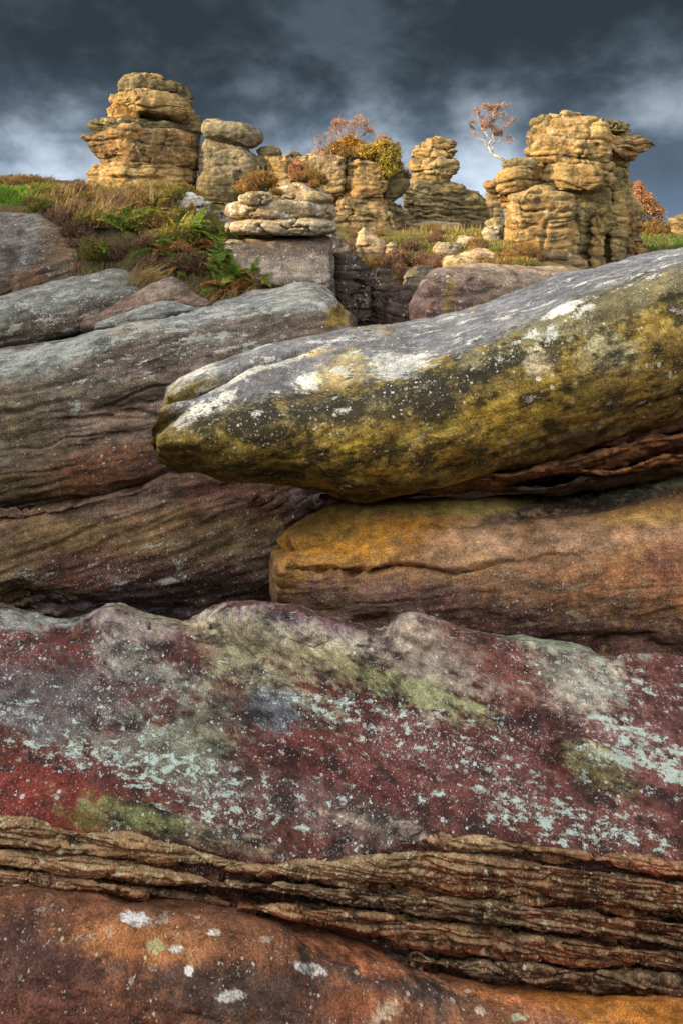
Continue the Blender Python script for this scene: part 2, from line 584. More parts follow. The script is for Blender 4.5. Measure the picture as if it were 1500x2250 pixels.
# --- lowest boulder, orange-brown
F_TOP = [(-400, 1930), (0, 1950), (200, 1962), (330, 1985), (530, 2010), (750, 2072), (1000, 2148), (1150, 2165), (1500, 2185), (1900, 2260)]
rows = []
for px in range(-400, 1901, 100):
    t0 = interp(px, F_TOP)
    rows.append((px, [(t0 - 25, 3.75), (t0 + 2, 3.34), (t0 + 45, 3.16), (t0 + 130, 3.02), (t0 + 290, 2.90), (t0 + 520, 2.85), (t0 + 700, 3.2), (t0 + 500, 4.2), (t0 + 150, 4.3)]))
make_rock('boulder', xsec(rows), M_ORG, 3, 4.0, disp=dict(L=0.35, A=0.025, S=0.010, sf=9, dip=(-0.18, 0), G=0.006, gf=7, F=0.004, Fl=0.03),
          base=c(112, 76, 56), wsc=0.16,
          strokes=[(40, 2120, 260, 120, 10, c(70, 50, 45), .95), (560, 2190, 300, 70, 8, c(66, 53, 49), .95), (880, 2150, 190, 60, 15, c(64, 57, 55), .95),
                   (100, 2240, 220, 60, 0, c(88, 58, 50), .85), (300, 2070, 150, 40, 8, c(150, 102, 64), .7), (800, 2100, 120, 35, 18, c(160, 100, 66), .7),
                   (1100, 2180, 130, 28, 14, c(168, 112, 70), .8), (1380, 2220, 200, 45, 8, c(158, 104, 42), .8), (800, 2210, 110, 40, 0, c(128, 78, 54), .6),
                   (299, 1990 + 30, 26, 13, 8, c(205, 208, 212, 1.5), 1, .3), (683, 2130, 30, 10, 12, c(205, 208, 210, 1.5), 1, .3), (880, 2103, 26, 9, 8, c(195, 180, 168, 1.4), .9, .3),
                   (512, 2188, 32, 11, -6, c(185, 186, 184, 1.4), .9, .3), (345, 2080, 18, 16, 0, c(160, 160, 120, 1.4), .8, .3), (386, 2087, 14, 8, 0, c(190, 192, 190, 1.4), .9, .3),
                   (474, 2050, 14, 7, 0, c(200, 195, 180, 1.4), .9, .3), (415, 2134, 9, 9, 0, c(205, 200, 195, 1.4), .9, .3), (1054, 2222, 14, 12, 0, c(190, 175, 155, 1.4), .9, .3),
                   (586, 2065, 18, 8, 0, c(165, 155, 135, 1.4), .8, .3), (845, 2225, 45, 22, -40, c(175, 160, 140, 1.4), .75, .5), (1140, 2236, 24, 10, 0, c(165, 175, 150, 1.4), .8, .4)],
          lic=(0.16, 0.10, 0.25), lics=[(300, 2060, 330, 60, 8, (0.28, 0.25, 0.2), .9), (900, 2120, 250, 50, 10, (0.15, 0.05, 0.5), .9), (1400, 2230, 200, 60, 5, (0.05, 0, 0.1), 1)],
          label='orange-brown boulder with white lichen spots under the thin layered ledges', cat='boulder')

# --- red lichen boulder
R_CREST = [(-400, 1330), (0, 1340), (60, 1348), (120, 1365), (190, 1362), (250, 1345), (300, 1355), (360, 1368), (420, 1366), (470, 1342), (560, 1335), (650, 1345), (720, 1365),
           (830, 1384), (900, 1361), (1000, 1386), (1100, 1400), (1250, 1414), (1330, 1430), (1400, 1436), (1500, 1447), (1900, 1500)]
R_LOW = [(-400, 1790), (0, 1800), (300, 1838), (570, 1890), (750, 1885), (960, 1825), (1200, 1855), (1500, 1900), (1900, 1960)]
rows = []
for px in list(range(-400, 0, 100)) + list(range(0, 1501, 50)) + list(range(1600, 1901, 100)):
    t0, l0 = interp(px, R_CREST), interp(px, R_LOW)
    rows.append((px, [(t0 + 8, 4.55), (t0, 4.32), (t0 + 25, 4.20), (t0 + (l0 - t0) * .32, 3.98), (t0 + (l0 - t0) * .68, 3.70), (l0 - 20, 3.50), (l0 + 25, 3.46), (l0 + 140, 3.50),
                      (l0 + 330, 3.48), (2400, 3.7), (1900, 5.0), (1550, 5.0)]))
RC = [[(540, 1345, 60, -.035), (700, 1400, 60, -.045), (860, 1460, 50, -.03), (1000, 1540, 40, -.01)],
      [(900, 1372, 40, -.03), (990, 1420, 45, -.035), (1100, 1490, 40, -.02)],
      [(250, 1355, 45, -.025), (380, 1420, 50, -.035), (520, 1500, 40, -.02)],
      [(430, 1368, 25, .05), (540, 1430, 30, .045), (700, 1500, 30, .03)],
      [(840, 1388, 25, .05), (930, 1440, 30, .04)],
      [(1210, 1630, 28, -.06), (1300, 1655, 34, -.07), (1375, 1690, 22, -.03)],
      [(1230, 1700, 30, .03), (1330, 1750, 30, .05), (1450, 1770, 40, .03)],
      [(210, 1770, 30, -.03), (350, 1810, 36, -.05), (520, 1860, 30, -.03)],
      [(790, 1800, 22, -.03), (900, 1825, 26, -.035), (1000, 1870, 18, -.02)],
      [(680, 1640, 14, .012), (900, 1700, 16, .02), (1100, 1790, 12, .012)],
      [(600, 1690, 10, .010), (800, 1750, 12, .014), (960, 1800, 9, .01)],
      [(520, 1610, 10, .010), (700, 1690, 12, .014), (850, 1760, 9, .01)],
      [(120, 1500, 14, .012), (300, 1580, 18, .02), (480, 1650, 12, .012)], [(60, 1600, 12, .012), (250, 1680, 16, .018), (450, 1740, 12, .012)], [(980, 1560, 14, .014), (1150, 1640, 16, .02), (1250, 1700, 12, .01)],
      [(700, 1480, 14, .014), (900, 1570, 16, .02), (1050, 1620, 12, .012)], [(1100, 1450, 12, .014), (1280, 1540, 16, .02), (1450, 1600, 12, .014)], [(300, 1480, 10, .012), (430, 1540, 14, .016), (560, 1590, 10, .01)],
      [(1320, 1420, 18, .05), (1345, 1440, 22, .03)], [(60, 1352, 16, .02), (150, 1372, 20, .03)]]
red, dred = c(88, 44, 37), c(70, 38, 33)
pale, mint = c(150, 146, 132), c(150, 170, 160)
olive, plum = c(138, 136, 90), c(84, 66, 64)
make_rock('boulder', xsec(rows), M_RED, 5, 3.8, disp=dict(L=0.42, A=0.024, S=0.016, sf=6, dip=(-0.42, -0.1), G=0.008, gf=5, F=0.004, Fl=0.035, warp=0.5),
          base=c(76, 46, 40), wsc=0.20, carve=RC, wamp=0.6, an=(1, .25, -.52, 3.0),
          strokes=[(250, 1640, 420, 34, 20, c(104, 112, 104), .55, 1.2), (900, 1660, 420, 26, 22, c(96, 104, 98), .45, 1.2), (1250, 1560, 300, 26, 22, c(110, 116, 104), .5, 1.2), (560, 1560, 260, 26, 24, c(100, 108, 92), .5, 1.2), (100, 1440, 190, 70, 10, red, .8), (330, 1540, 320, 90, 12, c(82, 62, 60), 0.90), (120, 1540, 200, 80, 10, c(84, 80, 80), 0.80), (80, 1750, 240, 60, 10, c(98, 44, 36), 0.90),
                   (840, 1560, 380, 90, 16, dred, .95), (760, 1660, 330, 70, 18, c(86, 46, 42), 0.90), (1150, 1480, 300, 70, 20, c(112, 72, 64), 0.85), (620, 1760, 320, 60, 18, plum, .8),
                   (1100, 1720, 350, 80, 18, c(86, 54, 50), 0.85), (1400, 1600, 200, 120, 20, c(98, 66, 64), 0.70),
                   (330, 1380, 150, 36, 10, c(133, 123, 119), 0.74), (300, 1450, 110, 40, 25, c(128, 128, 121), 0.66), (600, 1375, 230, 34, 10, c(132, 121, 128), 0.74),
                   (640, 1425, 300, 50, 17, c(133, 128, 103), 0.78), (930, 1440, 130, 75, 22, c(137, 130, 117), 0.78), (560, 1480, 160, 40, 28, c(128, 125, 101), 0.70),
                   (860, 1500, 150, 26, 18, c(123, 127, 84), 0.66), (420, 1600, 110, 80, 0, c(112, 120, 101), 0.61), (1270, 1480, 110, 70, 35, c(137, 137, 123), 0.74),
                   (1200, 1410, 150, 16, 8, c(112, 121, 103), 0.74), (1295, 1665, 80, 34, 20, c(123, 121, 88), 0.78), (1330, 1715, 60, 26, 20, c(82, 78, 52), 0.70),
                   (390, 1820, 190, 26, 14, c(132, 121, 103), 0.70), (300, 1790, 110, 26, 16, c(92, 100, 58), 0.80), (880, 1830, 130, 18, 16, c(132, 120, 108), 0.70), (600, 1560, 60, 50, 10, c(72, 80, 88), 0.80),
                   (1040, 1400, 60, 50, 30, red, .5), (420, 1410, 50, 30, 20, red, .5), (60, 1355, 90, 20, 5, c(123, 130, 126), 0.74), (250, 1810, 90, 20, 10, c(84, 92, 52), 0.60)],
          lic=(0.36, 0.20, 0.46),
          lics=[(330, 1690, 330, 55, 18, (1.22, 0.52, 0.1), .95), (560, 1790, 170, 30, 16, (0.81, 0.36, 0.05), .8), (1420, 1650, 130, 45, 20, (1.08, 0.66, 0.2), .95),
                (780, 1560, 130, 40, 12, (0.94, 0.48, 0.2), .9), (1240, 1800, 250, 50, 16, (0.94, 0.48, 0.1), .9), (1350, 1500, 90, 40, 20, (0.94, 0.48, 0.1), .8),
                (150, 1540, 200, 80, 0, (0.68, 0.28, 0.3), .8), (1000, 1640, 240, 60, 18, (0.94, 0.36, 0.3), .8), (640, 1410, 320, 60, 15, (0.08, 0.00, 0.35), .9), (950, 1440, 160, 60, 20, (0.07, 0.00, 0.25), .9),
                (100, 1440, 160, 50, 10, (0.68, 0.00, 0.2), .8), (80, 1750, 200, 50, 8, (0.34, 0.00, 0.2), .9)],
          label='broad boulder crusted in dark red algae and mint green lichen', cat='boulder')

# --- thin ledges between the two
ledges = empty('layered_ledge', at(750, 2000, 3.45), 'band of thin brown rock layers with dark gaps between two boulders', 'rock ledge')
rsl = random.Random(4)
L_TOP = [(-400, 1772), (0, 1797), (300, 1838), (570, 1888), (760, 1884), (960, 1828), (1200, 1855), (1500, 1897), (1900, 1950)]
L_BOT = [(p_, y_ + 6) for p_, y_ in F_TOP]
br, dk, rd, tn = c(86, 50, 33), c(64, 42, 33), c(112, 60, 42), c(96, 68, 47)
U1 = [(880, 1850), (930, 1858), (1200, 1888), (1500, 1934), (1900, 1995)]
U2 = [(440, 1918), (750, 1946), (1100, 1980), (1500, 2022), (1900, 2080)]
U3 = [(440, 1960), (750, 1992), (1100, 2044), (1500, 2088), (1900, 2145)]
U4 = [(520, 2006), (750, 2040), (900, 2078), (1100, 2110), (1500, 2146), (1900, 2215)]
V1 = [(-400, 1838), (0, 1866), (200, 1884), (480, 1912), (620, 1930)]
V2 = [(-400, 1876), (0, 1908), (200, 1926), (400, 1952), (500, 1962)]
sh = lambda L, d_: [(x_, y_ + d_) for x_, y_ in L]
packs = [(930, 1900, L_TOP, U1, 3.455, br, (0.36, 0.16, 0.37)), (500, 1900, [(500, 1893), (750, 1892), (930, 1868), (1200, 1894), (1500, 1940), (1900, 2000)], U2, 3.43, br, (0.45, 0.30, 0.32)),
         (430, 1900, sh(U2, 4), U3, 3.41, dk, (0.41, 0.22, 0.37)), (530, 1900, sh(U3, 5), U4, 3.385, br, (0.36, 0.16, 0.42)), (900, 1900, sh(U4, 4), sh(F_TOP, 6), 3.36, dk, (0.27, 0.05, 0.47)),
         (-400, 600, L_TOP, V1, 3.45, tn, (0.50, 0.34, 0.27)), (-400, 500, sh(V1, 5), V2, 3.415, tn, (0.54, 0.38, 0.27)), (-400, 350, sh(V2, 5), sh(F_TOP, 3), 3.385, br, (0.32, 0.10, 0.42)), (250, 560, [(250, 1935), (560, 1985)], [(250, 1958), (560, 2008)], 3.46, dk, (0.18, 0.00, 0.52))]
for n_, (xa, xb, tl, bl_, Y0, tone, lv) in enumerate(packs):
    st = []
    px_s = list(np.arange(xa, xb + 1, 40))
    for m_, x in enumerate(px_s):
        y0, y1 = interp(x, tl), max(interp(x, bl_), interp(x, tl) + 8)
        endk = min(1, .2 + .16 * m_ if xa > -400 else 1, .2 + .16 * (len(px_s) - 1 - m_) if xb < 1900 else 1)
        ym = y0 * .45 + y1 * .55; y0 = ym + (y0 - ym) * endk; y1 = ym + (y1 - ym) * endk
        h_ = y1 - y0
        wv = .012 * float(fbm(np.array([[x / 120.0, n_ * 4.1, 0]]), 2)[0])
        Yf = Y0 - .035 * endk - wv
        st.append((x, [(y0 - 6, Y0 + .12), (y0, Y0 + .015), (y0 + h_ * .12, Yf), (y0 + h_ * .5, Yf - .012), (y0 + h_ * .86, Yf - .012), (y1 - 1, Yf + .03), (y1 + 6, Y0 + .16), (y0, Y0 + .24)]))
    make_rock('rock_layer', xsec(st), M_STR, 43 + n_ * 5, 2.3, caps=(.1, .1),
              disp=dict(L=0.46, A=0.008, S=0.008, sf=40, dip=(-0.15, 0.0), G=0.014, gf=20, F=0.0042, Fl=0.020, sharp=.08, warp=.14, B=0.034, bf=15.0, B2=.46, J=.014), base=tone, wsc=0.09, lic=lv, parent=ledges, top=(c(160, 146, 114), .30),
              strokes=[(rsl.uniform(xa, xb), rsl.uniform(1850, 2100), 160, 40, 8, rd if q_ % 2 else c(140, 124, 94), .45) for q_ in range(6)])

# --- tan boulder under the snout-shaped one
B_TOP = [(615, 1178), (640, 1152), (700, 1118), (760, 1098), (850, 1092), (1000, 1092), (1150, 1088), (1300, 1070), (1500, 1036), (1900, 960)]
B_BOT = [(615, 1330), (680, 1400), (800, 1460), (1000, 1480), (1500, 1560), (1900, 1600)]
rows = []
for px in (618, 640, 690, 760, 850, 960, 1080, 1200, 1320, 1440, 1560, 1720, 1900):
    t0, b0 = interp(px, B_TOP), interp(px, B_BOT)
    hh = b0 - t0
    rows.append((px, [(t0 + 4, 6.5), (t0 + hh * .10, 5.95), (t0 + hh * .28, 5.55), (t0 + hh * .52, 5.36), (t0 + hh * .76, 5.42), (b0 - 4, 5.62), (b0 + 20, 6.3), (b0 - hh * .3, 7.1), (t0 + hh * .25, 7.1)]))
make_rock('boulder', xsec(rows), M_TAN, 8, 4.0, caps=(0.16, .6),
          disp=dict(L=0.6, A=0.035, S=0.012, sf=8, dip=(0.10, 0), G=0.012, gf=4, F=0.005, Fl=0.05),
          base=c(116, 88, 60), wsc=0.30,
          carve=[[(598, 1196, 7, .16), (650, 1196, 8, .18), (700, 1188, 6, .12), (735, 1178, 4, .04)],
                 [(625, 1245, 5, .06), (700, 1248, 6, .15), (770, 1257, 6, .17), (850, 1250, 6, .15), (905, 1243, 5, .10), (1000, 1262, 5, .08), (1100, 1235, 5, .07), (1300, 1215, 4, .04)],
                 [(800, 1380, 22, .08), (840, 1372, 20, .08)], [(1330, 1420, 22, .08), (1420, 1410, 18, .06)],
                 [(1000, 1150, 10, .03), (1200, 1125, 10, .03), (1500, 1085, 12, .03)]],
          strokes=[(800, 1180, 220, 60, -3, c(146, 104, 34), .95), (690, 1290, 120, 60, 0, c(126, 98, 52), .9), (720, 1150, 120, 36, -8, c(128, 104, 54), .8),
                   (950, 1110, 260, 24, 0, c(126, 118, 66), .8), (1330, 1095, 220, 30, -12, c(44, 44, 48), .9), (1130, 1140, 120, 14, -10, c(48, 46, 46), .8), (1430, 1070, 120, 16, -12, c(140, 146, 118), .8), (1200, 1185, 330, 50, -4, c(134, 108, 86), .8),
                   (1430, 1130, 130, 24, -6, c(130, 104, 60), .8), (950, 1340, 400, 60, 4, c(88, 66, 60), .9), (1300, 1300, 260, 70, 2, c(104, 80, 62), .8), (1400, 1290, 180, 55, 5, c(134, 88, 50), .4),
                   (1250, 1400, 360, 45, 5, c(72, 52, 50), .9), (1470, 1230, 60, 40, 0, c(84, 52, 44), .7), (780, 1355, 80, 40, 0, c(92, 78, 66), .7)],
          lic=(0.18, 0.08, 0.12),
          lics=[(1050, 1330, 480, 60, 4, (0.75, 0.3, 0.25), .95), (1320, 1320, 260, 80, 4, (0.85, 0.3, 0.45), .9), (1320, 1100, 220, 30, -10, (0.1, 0.25, 0.65), .9), (900, 1115, 250, 20, 0, (0.3, 0.45, 0.1), .8),
                (800, 1190, 200, 50, 0, (0.02, 0.02, 0.02), .9), (1200, 1410, 350, 30, 4, (0.7, 0.35, 0.4), .9)],
          label='tan boulder with a cracked rounded end lying under the snout-shaped boulder', cat='boulder')

# --- the snout-shaped boulder: front body, rear lip, layers under it
whale = empty('boulder', at(1000, 1088, 6.0), 'long grey-topped olive boulder like a whale snout, jutting out over the tan boulder', 'boulder')
A_TOP = [(352, 900), (380, 886), (430, 866), (500, 838), (600, 792), (700, 752), (780, 724), (900, 706), (1000, 690), (1100, 655), (1250, 600), (1400, 565), (1500, 548), (1900, 470)]
A_SHO = [(352, 940), (380, 920), (430, 898), (500, 890), (600, 882), (700, 872), (780, 862), (900, 830), (1000, 790), (1100, 745), (1250, 675), (1400, 615), (1500, 582), (1900, 500)]
A_BOT = [(352, 1010), (380, 1024), (430, 1036), (500, 1054), (570, 1054), (640, 1057), (700, 1074), (760, 1091), (830, 1090), (900, 1080), (1000, 1056), (1160, 1018), (1300, 978), (1400, 950), (1500, 912), (1900, 800)]
A_YT = [(345, 5.28), (430, 5.45), (500, 5.7), (600, 6.1), (800, 6.9), (1000, 7.3), (1500, 7.6), (1900, 8)]
A_YF = [(345, 5.12), (430, 5.02), (600, 5.12), (800, 5.3), (1000, 5.35), (1500, 5.45), (1900, 5.6)]
rows = []
for px in (352, 372, 405, 450, 500, 560, 630, 700, 780, 870, 960, 1060, 1160, 1260, 1360, 1460, 1560, 1720, 1900):
    tp, sh, bt, yt, yf = interp(px, A_TOP), interp(px, A_SHO), interp(px, A_BOT), interp(px, A_YT), interp(px, A_YF)
    hh = bt - sh
    rows.append((px, [(tp + 1, yt), (tp * .55 + sh * .45, yt * .55 + yf * .45 + .08), (sh, yf + .30), (sh + hh * .22, yf + .08), (sh + hh * .50, yf), (sh + hh * .80, yf + .12),
                      (bt - 2, yf + .42), (bt + 2, yf + .95), (bt - hh * .1, yt + .6), (tp + (bt - tp) * .4, yt + .9), (tp + 12, yt + .35)]))
gtop, wht, yel = c(98, 98, 100), c(196, 194, 182, 1.5), c(190, 164, 92, 1.5)
oli, dol, brz = c(142, 120, 48), c(84, 74, 42), c(128, 100, 46)
gs = [(px_, interp(px_, A_TOP) * .5 + interp(px_, A_SHO) * .5) for px_ in range(450, 1600, 90)]
st = [(px_, py_ - 10, 110, 62 if px_ < 1200 else 50, -16 if px_ < 900 else -24, gtop, 1.0, .35) for px_, py_ in gs]
st += [(px_, interp(px_, A_SHO) + 34, 100, 34, -14 if px_ < 900 else -26, c(92, 88, 66), .75, .6) for px_ in range(450, 1560, 90)]
st += [(420, 915, 46, 18, -35, wht, 1, .3), (480, 890, 46, 14, -38, wht, .95, .35), (455, 850 + 45, 30, 8, -30, wht, .9, .3), (678, 842, 28, 26, 0, wht, 1, .3), (890, 805, 62, 24, -18, wht, .9, .6), (845, 790, 40, 18, 0, wht, .8, .7),
       (760, 810, 54, 30, -8, yel, .55, 1.4), (735, 840, 26, 16, 0, yel, .5, 1.4), (690, 775, 30, 8, -12, yel, .6, 1.0), (1240, 677, 44, 9, -22, wht, 1, .3), (560, 812, 70, 8, -22, wht, .85, .6), (500, 838, 60, 10, -25, wht, .8, .6), (650, 785, 60, 6, -20, wht, .7, .6),
       (620, 990, 200, 60, 6, c(112, 96, 44), .6), (560, 935, 120, 34, 0, c(84, 76, 46), .7), (800, 940, 170, 40, -8, c(110, 94, 50), .7),
       (460, 985, 100, 40, 12, c(118, 104, 46), .7), (820, 1020, 120, 60, -8, oli, .9), (1000, 990, 160, 40, -12, brz, .8), (1150, 900, 160, 50, -20, c(140, 118, 50), .8), (1400, 820, 180, 70, -26, c(122, 104, 56), .8),
       (1180, 790, 40, 28, 0, c(176, 168, 140, 1.5), .8, .8), (1330, 770, 60, 40, 0, c(164, 160, 128, 1.5), .7, .8), (960, 880, 80, 40, -20, c(60, 54, 36), .7), (700, 880, 110, 26, -4, c(70, 64, 44), .7), (1060, 840, 90, 30, -24, c(62, 56, 38), .7),
       (610, 1040, 150, 20, 4, dol, .8), (840, 1080, 130, 24, -6, dol, .8), (1300, 950, 200, 24, -16, c(84, 66, 42), .8), (930, 960, 60, 24, -20, c(160, 140, 70), .6)]
make_rock('body', xsec(rows), M_WHALE, 11, 3.8, caps=(0.13, 0.5), disp=dict(L=0.55, A=0.035, S=0.012, sf=6, dip=(0.28, 0), G=0.008, gf=4, F=0.005, Fl=0.05), parent=whale,
          base=c(124, 106, 52), wsc=0.26, wamp=0.45, strokes=st,
          carve=[[(500, 935, 14, .03), (520, 965, 12, .04), (545, 1000, 12, .02)], [(960, 1040, 8, .03), (1100, 1005, 8, .03), (1300, 930, 8, .03), (1500, 870, 8, .03)],
                 [(560, 1035, 30, -.02), (680, 1050, 30, -.02)]],
          lic=(0.20, 0.10, 0.5), lics=[(px_, py_ - 10, 110, 52, -18, (0.22, 0.33, 0.10), 1.0, .4) for px_, py_ in gs] +
          [(px_, interp(px_, A_SHO) + 40, 100, 40, -18, (0.42, 0.16, 0.78), .8, .7) for px_ in range(500, 1560, 90)] + [(820, 1020, 200, 60, -8, (0.15, 0.08, 0.55), .8), (1300, 690, 240, 26, -22, (0.2, 0.36, 0), .9)])
rows = []
for px, tp, bt, yf in ((372, 848, 888, 5.75), (400, 828, 886, 5.66), (450, 806, 868, 5.68), (520, 780, 850, 5.8), (600, 752, 830, 6.0), (700, 733, 800, 6.4), (790, 716, 770, 6.9)):
    rows.append((px, [(tp, yf + .55), (tp + 8, yf + .22), (tp + (bt - tp) * .45, yf), (bt, yf + .1), (bt + 50, yf + .4), (bt + 60, yf + 1.0), (tp + 30, yf + 1.2)]))
make_rock('rear_lip', xsec(rows), M_WHALE, 14, 3.8, caps=(0.10, .5), disp=dict(L=0.4, A=0.02, S=0.008, G=0, F=0.004, Fl=.05), parent=whale, base=gtop, wsc=0.22,
          strokes=[(400, 870, 60, 22, -25, c(126, 112, 60), .9), (430, 815, 50, 12, -25, wht, .8, .5), (390, 845, 20, 16, 0, c(150, 146, 120), .7)], lic=(0.3, 0.30, 0.1))
i = 0
for (x0, y0, x1, y1, th, Yf, tone) in ((820, 1092, 1900, 830, 30, 5.95, c(72, 50, 36)), (1120, 1050, 1900, 868, 32, 5.72, c(92, 64, 42)), (960, 1078, 1900, 900, 34, 5.88, c(84, 58, 40)), (1180, 1078, 1900, 935, 30, 5.80, c(48, 40, 34)),
                                   (1330, 1040, 1900, 925, 22, 5.66, c(100, 68, 40))):
    xs = np.linspace(x0, x1, 14)
    st_ = []
    for k, x in enumerate(xs):
        y = y0 + (y1 - y0) * (k / 13) ** 1.06 + rsl.uniform(-4, 4)
        t_ = th * min(1, .3 + k * .3) * rsl.uniform(.8, 1.25)
        yf = Yf + rsl.uniform(-.05, .05)
        st_.append((x, [(y - t_ * .5, yf + .1), (y - t_ * .1, yf), (y + t_ * .45, yf + .08), (y + t_ * .7, yf + .4), (y + t_ * .4, yf + 1.2), (y - t_ * .6, yf + 1.2)]))
    make_rock('rock_layer', xsec(st_), M_STR, 60 + i, 3.4, caps=(1, 1), disp=dict(L=0.2, A=0.03, S=0.02, sf=16, dip=(.2, 0), G=0.014, gf=10, F=0.006, Fl=.04), parent=whale, base=tone, lic=(0.05, 0.0, 0.42), wsc=.15)
    i += 1

KF = 1.3
def c(r, g, b, k=.88):
    return lin(r * .96, g, b * .97, k)


# --- left rock mass: upper and lower block with a crack between
CU_TOP = [(-400, 830), (-100, 790), (0, 772), (100, 757), (200, 738), (260, 708), (330, 690), (420, 674), (500, 660), (580, 640), (650, 626), (715, 630), (750, 668), (778, 716), (800, 760)]
CU_SHO = [(-400, 860), (0, 800), (100, 785), (200, 765), (260, 742), (330, 730), (420, 722), (500, 712), (600, 700), (700, 690), (760, 705), (800, 790)]
CU_BOT = [(-400, 1170), (0, 1112), (130, 1108), (200, 1095), (300, 1072), (420, 1038), (520, 1050), (800, 1040)]
rows = []
for px in (-400, -250, -100, 0, 60, 120, 180, 240, 300, 370, 440, 520, 600, 670, 720, 755):
    tp, sh, bt = interp(px, CU_TOP), interp(px, CU_SHO), interp(px, CU_BOT)
    hh = bt - sh
    yt = interp(px, [(-400, 9.4), (300, 9.3), (600, 10.3), (760, 9.8)])
    yf = interp(px, [(-400, 8.0), (300, 7.9), (760, 8.3)])
    rows.append((px, [(tp, yt), (tp * .4 + sh * .6, yf + .75), (sh + hh * .1, yf + .38), (sh + hh * .3, yf + .12), (sh + hh * .55, yf + .10), (sh + hh * .8, yf - .06), (bt - 4, yf + .02), (bt + 16, yf + .5),
                      (bt + 10, yt + 1.2), (sh + hh * .4, yt + 1.5), (tp + 25, yt + 1.0)]))
CB = [(px_, interp(px_, CU_TOP) + 22, 110, 26, -14, c(134, 134, 138), .8, .6) for px_ in range(0, 760, 90)]
make_rock('boulder', xsec(rows), M_BRN, 17, 3.6, caps=(.5, .22), disp=dict(L=0.9, A=0.07, S=0.030, sf=6, dip=(0.16, 0), G=0.045, gf=3.2, F=0.008, Fl=0.07, warp=.5, B=0.014, bf=3.0, sharp=.07), base=c(104, 86, 78), wsc=0.45, an=(1, 0, .2, 2.6),
          carve=[[(200, 905, 5, .05), (300, 890, 6, .06), (420, 870, 4, .04)], [(140, 925, 5, .04), (330, 915, 6, .05), (420, 912, 4, .04)], [(120, 1000, 14, .05), (260, 955, 10, .05), (360, 940, 6, .03)],
                 [(225, 712, 8, .08), (310, 690, 7, .07), (400, 690, 5, .05), (520, 675, 4, .03)], [(300, 800, 40, .06), (420, 780, 40, .05)], [(130, 800, 30, -.08), (270, 735, 30, -.06)],
                 [(560, 668, 6, .05), (600, 690, 7, .06), (640, 690, 4, .03)]],
          strokes=CB + [(90, 800, 120, 30, -18, c(140, 142, 140), .8), (160, 850, 140, 40, -10, c(108, 100, 88), .7), (330, 760, 140, 30, -14, c(92, 80, 74), .8), (560, 730, 180, 40, -6, c(98, 88, 84), .8), (300, 720, 60, 14, -10, c(134, 108, 62), .6),
                   (300, 930, 220, 40, -4, c(128, 106, 96), .7), (180, 1040, 200, 50, -8, c(108, 70, 50), .9), (60, 1070, 80, 40, 0, c(98, 84, 46), .7), (60, 960, 90, 90, 0, c(116, 104, 84), .7), (350, 1000, 130, 40, -12, c(116, 80, 64), .8),
                   (745, 690, 26, 40, 30, c(158, 128, 66), .8), (680, 645, 90, 18, 4, c(146, 136, 128), .7), (400, 800, 120, 30, 0, c(104, 92, 90), .5)],
          lic=(0.20, 0.14, 0.22), lics=[(px_, interp(px_, CU_TOP) + 22, 120, 28, -14, (0.5, 0.48, 0.1), .9) for px_ in range(0, 760, 90)] +
          [(200, 880, 60, 14, -4, (0.3, 0.72, 0.1), .9), (300, 800, 160, 40, -12, (0.6, 0.3, 0.4), .8), (480, 755, 100, 24, 0, (0.5, 0.6, 0.2), .8), (250, 880, 150, 20, 0, (0.4, 0.3, .2), .7)],
          label='brown weathered boulder with a pale lichened crest beside the ferns', cat='boulder')
CL_TOP = [(-400, 1150), (0, 1118), (130, 1112), (200, 1098), (300, 1074), (420, 1040), (520, 1052), (600, 1060), (700, 1068), (800, 1075)]
rows = []
for px in (-400, -200, 0, 70, 140, 210, 290, 370, 450, 530, 610, 680, 735):
    tp = interp(px, CL_TOP) - 8
    bt = interp(px, [(-400, 1380), (0, 1352), (100, 1372), (300, 1372), (420, 1375), (620, 1365), (800, 1350)])
    hh = bt - tp
    yf = interp(px, [(-400, 7.5), (400, 7.6), (600, 7.7), (735, 8.0)])
    rows.append((px, [(tp - 20, yf + 1.6), (tp, yf + .40), (tp + hh * .12, yf + .20), (tp + hh * .4, yf + .02), (tp + hh * .68, yf - .10), (tp + hh * .88, yf + .02), (bt + 4, yf + .30), (bt + 10, yf + 1.4), (tp + hh * .6, yf + 2.2), (tp, yf + 2.2)]))
